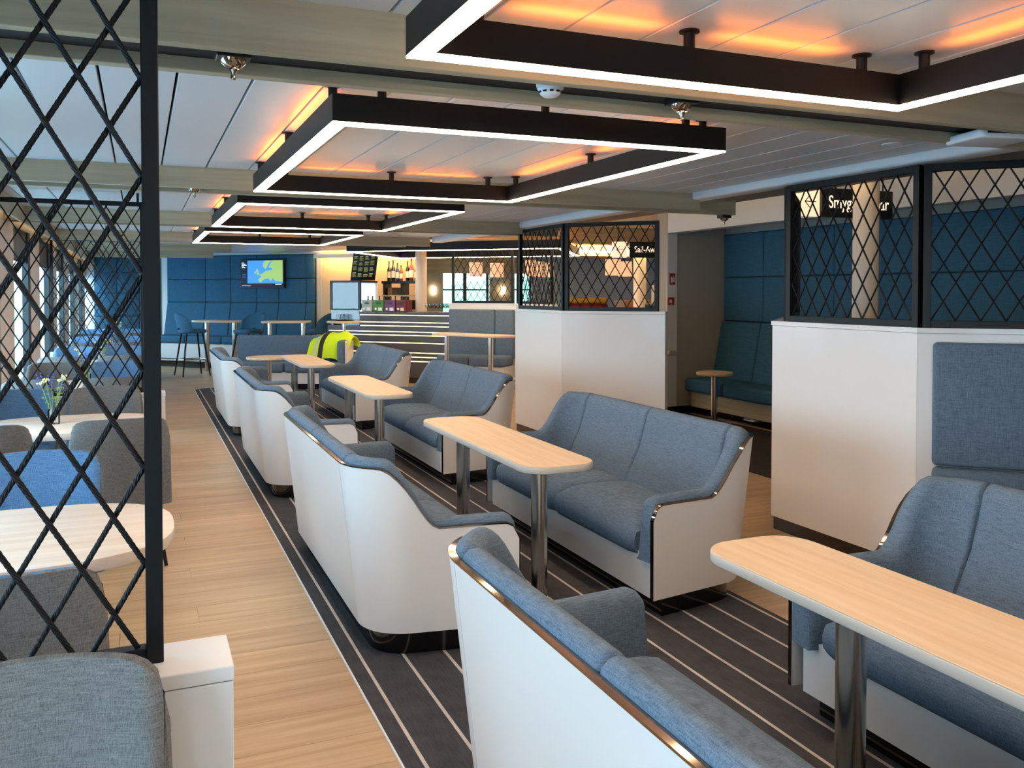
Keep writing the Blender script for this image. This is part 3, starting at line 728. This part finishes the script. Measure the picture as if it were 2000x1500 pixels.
TY = [3.47, 6.30, 8.92, 11.60, 14.35, 17.2]
ch0 = None
def put_chair(x, y, rz, label, grey=False):
    global ch0
    if grey: place(tub_chair(label, 'grey'), (x, y, 0), rz, label)
    elif ch0 is None: ch0 = tub_chair(label); place(ch0, (x, y, 0), rz, label)
    else: place(copy_tree(ch0), (x, y, 0), rz, label)
put_chair(-0.215, 1.585, R(180), 'grey tub chair back filling the lower left corner, in front of the rope screen', True)
for i, y in enumerate(TY):
    nm = ['nearest', 'second nearest', 'third nearest', 'fourth nearest', 'fifth nearest', 'farthest'][i]
    oval_table('oval oak window table, %s to the viewpoint' % nm, (-0.44, y, 0))
    xs_ = [(-0.345,), (-0.80, -0.115), (-0.78, -0.2), (-0.78, -0.2), (-0.78, -0.18), (-0.78, -0.2)][i]
    xf_ = [(-0.43,), (-0.84, -0.24), (-0.8, -0.22), (-0.78, -0.2), (-0.78, -0.2), (-0.78, -0.2)][i]
    for j, x in enumerate(xs_):
        put_chair(x, y - 0.66, R(3*(j-0.5)), 'tub chair turning its grey back, near %s seat at the %s window table' % (('window', 'aisle')[j-len(xs_)], nm))
    for j, x in enumerate(xf_):
        put_chair(x, y + 0.62, R(180+4*(j-0.5)), 'tub chair showing its %s inside, far %s seat at the %s window table' % ('grey' if (i, j) in ((1, 1), (2, 0)) else 'blue', ('window', 'aisle')[j-len(xf_)], nm), (i, j) in ((1, 1), (2, 0)))
    vase('glass jar of blue and cream flowers on the %s window table' % nm, ((-0.64, -0.52, -0.46, -0.42, -0.4, -0.4)[i], y + (0.02 if i else -0.12), 0.7425))

# ================================================================== BAR AREA
# stools and bar tables
def bar_stool(label, loc, rz):
    t = thing('bar_stool', label, 'bar stool', loc, rz, 'dark blue bar stools before the television wall')
    prism('seat', rrect(0.42, 0.40, 0.12, 6), 0.70, 0.765, 'navy', t, 0.025, 3, True)
    rows = []
    for i in range(19):
        u = -1+2*i/18; o_, n_ = [], []
        for k in range(6):
            v = k/5; z = 0.765 + (0.27 - 0.13*abs(u)**2.4)*v - 0.03*(1-v) + (0.055*max(0, 1-(u/0.45)**2)*(1-v))
            x = 0.235*math.sin(u*1.35)/math.sin(1.35); y = -0.20 + 0.2*(1-math.cos(u*1.35)) - 0.06*v
            nx, ny = math.sin(u*1.2), -math.cos(u*1.2)
            o_.append((x+nx*0.02, y+ny*0.02, z)); n_.append((x-nx*0.015, y-ny*0.015, z))
        rows.append(o_ + n_[::-1])
    strip('backrest', rows, 'navy', t, True, True, 60)
    for sx in (-1, 1):
        for sy in (-1, 1): tube('leg', [(sx*0.13, sy*0.13, 0.71), (sx*0.22, sy*0.22, 0.003)], 0.017, 'black_metal', t, 8, 0.011)
    pts = [(0.175*math.copysign(1, c)*1, 0, 0) for c in (1,)]
    tube('foot_rail', [(-0.18, -0.18, 0.27), (0.18, -0.18, 0.27), (0.18, 0.18, 0.27), (-0.18, 0.18, 0.27), (-0.18, -0.18, 0.27)], 0.009, 'steel', t, 6)
    return t
STS = 1.15
st1 = bar_stool('bar stool with open low back at the left of the high oval table', (0.90, 17.55, 0), R(-75))
st1.scale = (STS, STS, STS)
place(copy_tree(st1), (1.87, 17.0, 0), R(130), 'bar stool seen from the side between the two high tables')
place(copy_tree(st1), (3.02, 16.35, 0), R(60), 'bar stool at the right of the high rectangular table')
t = thing('high_table', 'high oval oak table with two steel legs before the television wall', 'table', (1.46, 18.2, 0), R(-45))
prism('table_top', rrect(1.20, 0.62, 0.29, 10), 0.985, 1.02, 'table_wood_x', t, 0.004, 2, True)
for x in (-0.32, 0.36): lathe('leg', [(0.05, 0.001), (0.05, 0.985)], 'steel', t, 20, (x, 0, 0))
t = thing('high_table', 'high rectangular oak table with two steel legs behind the long bench', 'table', (2.42, 16.0, 0), R(-23))
prism('table_top', rrect(0.80, 0.5, 0.06, 6), 1.03, 1.065, 'table_wood_x', t, 0.004, 2, True)
for x in (-0.30, 0.30): lathe('leg', [(0.04, 0.001), (0.04, 1.03)], 'steel', t, 20, (x, 0, 0))
t3 = round_table('high_round_table', 'high round oak table carrying a tray of glasses before the bar', (3.25, 15.0, 0), 0.30, 1.085, 0.032, 0.2)
tag(lathe('serving_tray', [(0.001, 0), (0.15, 0), (0.165, 0.02), (0.16, 0.02), (0.147, 0.005), (0.001, 0.005)], 'black_plastic', None, 28, (3.25, 15.0, 1.0855)), 'round black serving tray under the glasses', 'tray')
def wine_glass(label, grp):
    t = lathe('wine_glass', [(0.028, 0.0), (0.028, 0.002), (0.004, 0.006), (0.004, 0.06), (0.012, 0.066), (0.030, 0.095), (0.033, 0.12), (0.029, 0.155), (0.027, 0.155), (0.031, 0.12), (0.028, 0.097), (0.001, 0.068)], 'clear_glass', None, 14)
    return tag(t, label, 'glass', grp)
def tumbler(label, grp):
    t = lathe('drinking_glass', [(0.022, 0), (0.026, 0.11), (0.0245, 0.11), (0.0205, 0.006), (0.001, 0.005)], 'clear_glass', None, 14)
    return tag(t, label, 'glass', grp)
wg = None
k = 0
for ix in range(4):
    for iy in range(3):
        lab = 'upright glass standing among others on the round black tray'
        if wg is None: wg = tumbler(lab, 'glasses on the round tray'); o = wg
        else: o = wg.copy(); COL.objects.link(o)
        o.location = (3.25 - 0.095 + 0.064*ix, 15.0 - 0.07 + 0.064*iy, 1.0915)
# bar counter
BP, BQ = Vector((4.95, 13.86)), Vector((3.22, 15.73)); BL = (BP-BQ).length; BA = math.atan2((BP-BQ).y, (BP-BQ).x)
bar = thing('bar_counter', 'grey bar counter with glowing horizontal lines on its front', 'bar', (BQ.x, BQ.y, 0), BA)
box('counter_body', 0.55, BL, 0.02, 0.62, 0.1, 1.20, 'bar_front', bar); box('counter_body', -0.14, 0.548, 0.02, 0.62, 0.1, 0.885, 'bar_front', bar)
box('counter_top', 0.55, BL, -0.02, 0.66, 1.20, 1.235, 'bar_front', bar, 0.004, 1)
box('toe_kick', 0, BL, 0.06, 0.6, 0.0, 0.1, 'black_gloss', bar)
zl = [1.18, 1.055, 0.99, 0.89, 0.83, 0.70, 0.53, 0.457, 0.382]
prev = 1.2
for z in zl + [0.1]:
    if prev - z > 0.02: box('front_board', -0.14 if z < 0.9 else 0.55, BL, 0.0, 0.02, z+0.0075, prev-0.0075 if prev < 1.2 else 1.2, 'bar_front', bar, 0.001, 1)
    if z > 0.1: box('light_line', -0.12 if z < 0.9 else 0.56, BL, 0.008, 0.018, z-0.0065, z+0.0065, 'led_bar', bar)
    prev = z
# glass display fridge standing at the bar's left end
fr = thing('display_fridge', 'black framed glass display fridge at the left end of the bar', 'fridge', (BQ.x, BQ.y, 0), BA)
x0, x1, y1, z0, z1 = -0.12, 0.53, 0.62, 0.89, 1.79
for xa in (x0, x1-0.045): box('frame_post', xa, xa+0.045, 0.05, 0.09, 1.27, z1, 'black_plastic', fr)
box('frame_top', x0, x1, 0.05, y1, z1-0.035, z1, 'black_plastic', fr); box('frame_bar', x0, x1, 0.05, 0.09, 1.255, 1.285, 'black_plastic', fr)
box('rear_panel', x0, x1, y1-0.02, y1, z0, z1-0.035, 'white_plastic', fr); box('floor_panel', x0, x1, 0.06, y1-0.02, z0, z0+0.02, 'white_plastic', fr)
box('light_panel', x0+0.05, x1-0.05, y1-0.05, y1-0.03, 1.0, z1-0.05, 'fridge_light', fr)
box('glass_front', x0+0.045, x1-0.045, 0.06, 0.07, 1.285, z1-0.035, 'fridge_glass', fr); box('glass_front', x0+0.02, x1-0.02, 0.06, 0.07, z0+0.02, 1.255, 'fridge_glass', fr)
for z in (1.12, 1.28, 1.44, 1.60): box('shelf', x0+0.03, x1-0.03, 0.12, y1-0.06, z, z+0.012, 'clear_glass', fr)
for i, xx in enumerate((-0.06, 0.1, 0.28, 0.42)): box('food_box', xx, xx+0.07, 0.2, 0.28, 1.293, 1.35 + 0.03*(i % 2), ('tan_box', 'white_plastic')[i % 2], fr)
# crates on the counter
for i, (xx, m_, nm, ww) in enumerate(((0.56, 'crate_grey', 'pale grey', 0.21), (0.80, 'crate_green', 'green', 0.21), (1.03, 'crate_purple', 'purple', 0.22), (1.27, 'crate_maroon', 'maroon', 0.19))):
    c = thing('bottle_crate', '%s bottle crate on the bar counter' % nm, 'crate', (BQ.x + math.cos(BA)*xx, BQ.y + math.sin(BA)*xx, 1.2355), BA, 'crates on the bar counter')
    box('crate_shell', 0, ww, 0.06, 0.3, 0, 0.20, m_, c, 0.006, 2); box('grip_hole', ww*0.32, ww*0.72, 0.052, 0.062, 0.135, 0.165, 'black_plastic', c)
    box('rim', -0.004, ww+0.004, 0.05, 0.31, 0.192, 0.204, m_, c, 0.002, 1)
    box('paper_label', ww*0.5, ww*0.86, 0.053, 0.06, 0.02, 0.075, 'label_cream' if i == 3 else 'white_paint', c)
    lathe('emblem', [(0.012, 0), (0.022, 0), (0.022, 0.004), (0.012, 0.004)], 'white_paint', c, 16).matrix_local = Matrix.Translation((ww*0.24, 0.06, 0.05)) @ Matrix.Rotation(R(90), 4, 'X')
    for q in (0.25, 0.7):
        b_ = lathe('bottle_neck', [(0.03, 0), (0.03, 0.1), (0.012, 0.16), (0.012, 0.22), (0.001, 0.22)], 'bottle_dark', c, 12, (ww*q, 0.18, 0.06))
# back shelf with bottles
sh = thing('bottle_shelf', 'black shelf unit carrying bottles behind the bar', 'shelf', (BQ.x - math.cos(BA)*0.47, BQ.y - math.sin(BA)*0.47, 0), BA)
box('shelf_top', 1.02, 1.80, 0.72, 1.0, 1.74, 1.79, 'black_plastic', sh)
for xx in (1.04, 1.42, 1.74): box('upright', xx, xx+0.04, 0.74, 0.98, 0.0, 1.74, 'black_plastic', sh)
box('shelf_board', 1.02, 1.80, 0.72, 1.0, 1.50, 1.525, 'beam_wood', sh); box('shelf_board', 1.02, 1.80, 0.72, 1.0, 1.24, 1.265, 'beam_wood', sh)
def bottle(label, m_, loc, h, r, lab_m, grp):
    t = thing('bottle', label, 'bottle', loc, 0, grp)
    lathe('glass_body', [(r*0.9, 0), (r, 0.006), (r, h*0.58), (r*0.4, h*0.74), (r*0.34, h*0.98), (r*0.38, h), (0.001, h)], m_, t, 16)
    lathe('paper_label', [(r+0.001, h*0.15), (r+0.001, h*0.48)], lab_m, t, 16); lathe('cap', [(r*0.42, h*0.93), (r*0.42, h+0.004), (0.001, h+0.004)], 'bottle_amber' if m_ == 'bottle_dark' else 'black_plastic', t, 12)
    return t
ux, uy = math.cos(BA), math.sin(BA)
def barp(x, y): return (BQ.x + ux*x - uy*y, BQ.y + uy*x + ux*y)
for i, (xx, m_, h, r, d_) in enumerate(((1.10, 'bottle_dark', 0.33, 0.036, 'tall dark bottle at the left end'), (1.19, 'bottle_dark', 0.35, 0.040, 'dark bottle with a cream label, second from the left'), (1.28, 'bottle_blue', 0.30, 0.036, 'blue bottle'), (1.36, 'bottle_amber', 0.26, 0.034, 'small amber bottle'),
        (1.50, 'bottle_dark', 0.33, 0.036, 'dark bottle right of the gap'), (1.58, 'bottle_amber', 0.37, 0.042, 'tallest amber bottle'), (1.70, 'bottle_amber', 0.30, 0.050, 'broad amber bottle at the right end'))):
    p = barp(xx-0.47, 0.86); bottle(d_ + ' on top of the bar shelf', m_, (p[0], p[1], 1.7905), h*1.1, r*0.98, 'label_cream', 'bottles on the shelf behind the bar')
for i, (xx, zz) in enumerate(((1.15, 1.5255), (1.28, 1.5255), (1.16, 1.2655), (1.3, 1.2655), (1.53, 1.2655), (1.66, 1.2655))):
    p = barp(xx-0.47, 0.86); o = tag(box('store_box', -0.05, 0.05, -0.06, 0.06, 0, 0.14 if zz > 1.4 else 0.17, ['tan_box', 'dark_wood', 'black_plastic'][i % 3], None, 0.004, 1), '%s box on the %s board of the bar shelf, %s' % (['tan', 'brown', 'black'][i % 3], 'upper' if zz > 1.4 else 'lower', ['at the left', 'beside the tan one', 'first from the left', 'second', 'third', 'last'][i]), 'box'); o.location = (p[0], p[1], zz); o.rotation_euler = (0, 0, BA)
wg2 = None
for i in range(9):
    for j in range(3):
        lab = 'stemmed glass in the rows at the right end of the bar counter'
        if wg2 is None: wg2 = wine_glass(lab, 'glasses at the right end of the bar'); o = wg2
        else: o = wg2.copy(); COL.objects.link(o)
        p = barp(1.86 + 0.072*i, 0.12 + 0.08*j); o.location = (p[0], p[1], 1.2355)
# menu board leaning over the bar
mb = thing('menu_board', 'slanted dark menu board with small green lines above the bar', 'menu board', (3.66, 16.35, 1.80), BA)
mb.rotation_euler = (R(0), 0, BA)
def sl(x, z): return (1.02*x + 0.19*(z/0.72), -0.16*(z/0.72), z*0.75)
def slab(name, x0, x1, z0, z1, d, mat, par):
    a = [sl(x0, z0), sl(x1, z0), sl(x1, z1), sl(x0, z1)]
    return mesh(name, [(p[0], p[1]-d, p[2]) for p in a] + [(p[0], p[1]-d+0.03 if d < 0.003 else p[1]-d+0.002, p[2]) for p in a], [(0,1,2,3), (4,5,6,7), (0,1,5,4), (1,2,6,5), (2,3,7,6), (3,0,4,7)], mat, par)
slab('board', 0, 0.52, 0, 0.72, 0, 'black_plastic', mb); slab('header', 0.03, 0.16, 0.655, 0.672, 0.006, 'menu_head', mb)
rnd = random.Random(3)
for c_ in range(4):
    z = 0.60
    while z > 0.07:
        for r_ in range(rnd.choice((3, 4, 5))):
            if z < 0.07: break
            slab('menu_line', 0.03+0.122*c_, 0.03+0.122*c_ + 0.06+0.035*rnd.random(), z-0.011, z, 0.006, 'menu_text' if r_ else 'menu_head', mb); z -= 0.024
        z -= 0.045
# television
tv = thing('television', 'wall mounted television showing a map of Europe', 'television', TV0, TVR)
box('housing', 2.27, 3.40, -0.13, -0.075, 1.665, 2.28, 'black_plastic', tv, 0.006, 1)
def scr(name, x0, x1, z0, z1, mat, d=0.0): return box(name, x0, x1, -0.134-d, -0.13, z0, z1, mat, tv)
scr('screen', 2.285, 3.385, 1.685, 2.265, 'tv_dark'); scr('map_sea', 2.46, 3.37, 1.765, 2.255, 'tv_sea', 0.001)
def land(name, pts, mat='tv_land', d=0.0):
    P_ = [(2.46 + 0.91*x, 1.765 + 0.49*y) for x, y in pts]
    mesh(name, [(x, -0.1365-d, z) for x, z in P_] + [(x, -0.134, z) for x, z in P_], [tuple(range(len(P_)))] + [(i, (i+1) % len(P_), len(P_)+(i+1) % len(P_), len(P_)+i) for i in range(len(P_))], mat, tv)
land('map_land', [(1, 0.08), (1, 1), (0.72, 1), (0.66, 0.86), (0.60, 0.70), (0.72, 0.66), (0.70, 0.58), (0.58, 0.56), (0.50, 0.52), (0.42, 0.42), (0.34, 0.38), (0.40, 0.30), (0.30, 0.16), (0.36, 0.04), (0.5, 0.2), (0.6, 0.22), (0.66, 0.1), (0.72, 0.22), (0.8, 0.1)])
land('map_land', [(0.52, 0.62), (0.44, 0.74), (0.46, 0.9), (0.52, 1), (0.70, 1), (0.60, 0.86), (0.56, 0.72)])
land('map_land', [(0.28, 0.36), (0.34, 0.40), (0.31, 0.56), (0.27, 0.66), (0.25, 0.54)]); land('map_land', [(0.20, 0.42), (0.24, 0.44), (0.24, 0.52), (0.20, 0.52)])
for i in range(5): scr('text_line', 2.31, 2.37 + 0.07*((i*7) % 3)/2, 2.20-0.025*i, 2.212-0.025*i, 'tv_text', 0.002)
for i in range(3): scr('text_line', 2.32, 2.42, 1.95-0.03*i, 1.955-0.03*i, 'tv_sea', 0.002)
scr('text_line', 2.31, 2.55, 1.715, 1.722, 'tv_text', 0.002); scr('text_line', 3.18, 3.34, 1.74, 1.752, 'tv_text', 0.002)
# high visibility jacket thrown over the end of the long bench
jk = thing('safety_jacket', 'yellow high visibility jacket with dark bands thrown over the bench end', 'jacket', (1.47, 15.15, 0), -R(23.3))
def cloth(name, v0, v1, mat, off):
    """v runs across the jacket (left to right), q from the hanging hem in front, over the top, to the back"""
    prof = [(-0.36, 0.50), (-0.335, 0.60), (-0.29, 0.70), (-0.21, 0.80), (-0.10, 0.875), (0.02, 0.905), (0.12, 0.90), (0.20, 0.83), (0.235, 0.70)]
    rows = []; n = 18
    for i in range(n+1):
        q = i/n; f_ = q*(len(prof)-1); a = min(int(f_), len(prof)-2); w_ = f_-a; y, z = [prof[a][k]*(1-w_) + prof[a+1][k]*w_ for k in range(2)]
        row = []
        for j in range(15):
            v = v0 + (v1-v0)*j/14
            x = 1.28 + 0.66*v + 0.16*(q-0.4) + 0.015*math.sin(q*9+v*5)
            zz = z + off + 0.014*math.sin(v*13+q*6) - 0.10*max(0, 0.35-v)/0.35*(1-abs(q-0.5)) - 0.06*max(0, v-0.8)/0.2
            row.append((x, y - off*0.6 + 0.012*math.sin(v*15+q*3), zz))
        rows.append(row + [(x, y+0.004, z-0.009) for x, y, z in row[::-1]])
    return strip(name, rows, mat, jk, True, True, 80)
cloth('jacket_body', 0.0, 1.0, 'hi_vis', 0.012); cloth('dark_band', 0.30, 0.42, 'dark_cloth', 0.019); cloth('reflective_band', 0.16, 0.24, 'stripe_silver', 0.019)
lathe('red_tag', [(0.001, 0), (0.02, 0), (0.02, 0.05), (0.001, 0.05)], 'red', jk, 10, (1.975, -0.02, 0.5))
# column at the bar, far lamps
lathe('trim_30', [(0.10, 0), (0.10, 2.62)], 'pier', None, 28, (4.62, 14.95, 0))['kind'] = 'structure'
for i, (x, y, s_) in enumerate(((8.15, 21.5, 0.34), (8.95, 22.0, 0.36), (9.5, 20.5, 0.36), (10.1, 21.2, 0.34), (8.9, 19.6, 0.30), (10.4, 18.2, 0.36), (11.5, 19.5, 0.34))):
    t = thing('pendant_lamp', 'pale drum pendant lamp over the far lounge, number %s from the left' % ['one', 'two', 'three', 'four', 'five', 'six', 'seven'][i], 'pendant lamp', (x, y, 0), 0, 'drum pendants over the far lounge')
    lathe('lamp_shade', [(s_*0.52, 1.98), (s_*0.52, 2.36), (s_*0.51, 2.36), (s_*0.51, 1.98)], 'lamp_shade', t, 24); tube('cord', [(0, 0, 2.3), (0, 0, 2.62)], 0.006, 'black_plastic', t, 6)
    lathe('diffuser', [(0.001, 1.99), (s_*0.5, 1.99), (s_*0.5, 2.0), (0.001, 2.0)], 'lamp_shade', t, 24)
for i, x in enumerate((7.75, 9.9)):
    t = thing('wall_lamp', 'glowing wall lamp on the %s grey pier between the far windows' % ('left', 'right')[i], 'wall lamp', (x, 23.9, 1.62), 0)
    box('lamp_glass', -0.06, 0.06, -0.10, -0.02, -0.11, 0.11, 'lamp_glow', t, 0.02, 2); box('back_plate', -0.05, 0.05, -0.02, 0, -0.06, 0.06, 'steel', t)
# far counter things seen through the middle screen
tag(box('low_counter', 8.6, 10.4, 14.6, 15.0, 0, 1.42, 'tan_box', None, 0.01, 1), 'brown low cabinet behind the middle lattice screen', 'cabinet')
tag(box('white_counter', 9.2, 9.75, 13.9, 14.3, 0, 1.45, 'white_laminate', None, 0.01, 1), 'pale counter end behind the middle lattice screen', 'counter')
tag(box('grey_divider', 7.75, 10.2, 12.2, 12.3, 0, 1.70, 'grey_wall', None, 0.01, 1), 'grey dividing wall behind the middle lattice screen', 'divider')
t = thing('food_basket', 'yellow and red display basket on the sill behind the middle screen', 'basket', (4.66, 8.75, 1.06), R(-30))
box('basket_body', -0.24, 0.24, -0.10, 0.10, 0.30, 0.40, 'red', t, 0.03, 2); box('basket_top', -0.24, 0.24, -0.10, 0.10, 0.40, 0.47, 'tray_yellow', t, 0.03, 3)
box('stand', -0.22, 0.22, -0.08, 0.08, -1.058, 0.30, 'white_laminate', t)
t = thing('pedestal_seat', 'black and steel stool behind the middle lattice screen', 'stool', (7.0, 10.9, 0), R(20))
prism('seat', rrect(0.36, 0.32, 0.08, 5), 1.36, 1.42, 'black_plastic', t, 0.015, 2, True)
for sx in (-0.15, 0.15):
    for sy in (-0.12, 0.12): lathe('leg', [(0.012, 0.001), (0.012, 1.36)], 'steel', t, 10, (sx, sy, 0))
lathe('trim_31', [(0.11, 0), (0.11, 2.62)], 'pier', None, 28, (7.9, 12.9, 0))['kind'] = 'structure'
lathe('trim_32', [(0.097, 0), (0.097, 2.62)], 'pier', None, 32, (5.24, 5.20, 0))['kind'] = 'structure'
# ---- signs
def hanging_sign(name, label, loc, rz, w, h, txt, ts, gap):
    t = thing(name, label, 'sign', loc, rz)
    box('sign_board', h+gap, h+gap+w, -0.02, 0.02, -h/2, h/2, 'black_plastic', t, 0.004, 1)
    box('arrow_box', 0, h*0.92, -0.02, 0.02, -h/2, h/2, 'sign_cream', t, 0.006, 1)
    for a, b in (((0.25, 0.0), (0.72, 0.0)), ((0.25, 0.0), (0.45, 0.2)), ((0.25, 0.0), (0.45, -0.2))):
        tube('arrow_line', [(a[0]*h, -0.024, a[1]*h), (b[0]*h, -0.024, b[1]*h)], 0.004, 'dark_cloth', t, 6)
    text_obj('sign_text', txt, ts, 'sign_text', t, (h+gap+0.07, -0.0225, 0.0), (R(90), 0, 0)).scale = (0.80, 1, 1)
    for x in (0.1, h+gap+w-0.1): tube('hanger', [(x, 0, h/2), (x, 0, 2.62-loc[2])], 0.006, 'black_metal', t, 6)
    return t
hanging_sign('hanging_sign', 'black hanging sign reading Smyge with an arrow, behind the right screen', (5.04, 5.75, 2.35), 0, 0.80, 0.245, 'Smygehuk bar', 0.15, 0.0)
hanging_sign('hanging_sign', 'black hanging sign reading Sail-Away behind the middle screen', (6.50, 11.4, 2.22), R(-20), 0.75, 0.24, 'Sail-Away', 0.13, 0.02)
def wall_sign(label, loc, w, h, bits):
    t = thing('fire_sign', label, 'sign', loc, 0)
    box('plate', -w/2, w/2, -0.012, 0, -h/2, h/2, 'red', t, 0.002, 1)
    for x0, x1, z0, z1 in bits: box('pictogram', x0*w, x1*w, -0.014, -0.012, z0*h, z1*h, 'white_paint', t)
wall_sign('red fire extinguisher sign on the white alcove edge, the upper one', (6.345, 9.565, 1.757), 0.085, 0.145, ((-0.35, -0.05, -0.38, 0.1), (-0.28, -0.12, 0.1, 0.2), (0.12, 0.2, -0.3, 0.3), (0.25, 0.33, -0.3, 0.1)))
wall_sign('red fire alarm call point on the white alcove edge, the lower one', (6.325, 9.565, 1.468), 0.095, 0.10, ((-0.28, 0.1, -0.2, 0.22), (-0.1, 0.1, -0.4, -0.34)))
tag(box('hand_rail', 6.27, 6.40, 9.515, 9.565, 0.785, 0.83, 'beam_wood', None, 0.006, 2), 'short wooden handrail on the alcove edge below the fire signs', 'handrail')
# ---- ceiling fittings
def sprinkler(label, loc):
    t = thing('sprinkler', label, 'sprinkler', loc, 0, 'sprinklers in the beam slots')
    box('cover_plate', -0.045, 0.045, -0.04, 0.04, 0.008, 0.035, 'black_plastic', t, 0.003, 1)
    lathe('rose', [(0.018, -0.014), (0.032, -0.004), (0.036, 0.008), (0.001, 0.008)], 'chrome', t, 20)
    lathe('nozzle', [(0.006, -0.045), (0.008, -0.04), (0.006, -0.03), (0.011, -0.022), (0.011, -0.012)], 'chrome', t, 12)
sprinkler('steel sprinkler head in the nearest beam slot, left one', (0.238, 2.48, 2.218)); sprinkler('steel sprinkler head in the nearest beam slot, right one', (1.68, 2.48, 2.218))
sprinkler('small sprinkler head under the second cross beam', (0.32, 5.81, 2.232)); sprinkler('small sprinkler head near the right end of the second cross beam', (4.45, BAYS[4]+0.2975, 2.1945))
t = thing('smoke_detector', 'white round smoke detector in the nearest beam slot', 'smoke detector', (1.19, 2.48, 2.2515))
lathe('base', [(0.042, -0.018), (0.045, 0.0), (0.001, 0.0)], 'white_plastic', t, 28); lathe('sensor', [(0.001, -0.044), (0.022, -0.042), (0.032, -0.034), (0.039, -0.018), (0.001, -0.018)], 'white_plastic', t, 28)
for i in range(10):
    a = 2*math.pi*i/10; o = box('vent_slot', 0.030, 0.0365, -0.006, 0.006, -0.031, -0.026, 'black_plastic', t); o.rotation_euler = (0, 0, a)
t = thing('wireless_router', 'white wireless access point fixed under the nearest cross beam', 'access point', (3.17, 2.50, 2.236), R(-14))
prism('housing', rrect(0.25, 0.22, 0.03, 5), -0.035, 0.0, 'white_plastic', t, 0.008, 3, True); box('socket_row', -0.09, 0.05, -0.112, -0.108, -0.016, -0.004, 'black_plastic', t); box('bracket', -0.06, 0.06, -0.06, 0.06, 0.0, 0.015, 'black_plastic', t)
for i, (x, y) in enumerate(((3.56, 3.36), (3.3, 10.0), (3.1, 11.0))):
    t = thing('down_light', 'small round recessed downlight in the white ceiling, %s' % ('above the right partition', 'right of the third light frame', 'right of the farthest light frame')[i], 'downlight', (x, y, ceil_z(y)), 0)
    lathe('ring', [(0.032, -0.004), (0.05, -0.004), (0.052, 0.0), (0.032, 0.0)], 'white_plastic', t, 28); lathe('lens', [(0.001, -0.001), (0.032, -0.001), (0.032, 0.0), (0.001, 0.0)], 'lamp_shade', t, 24)
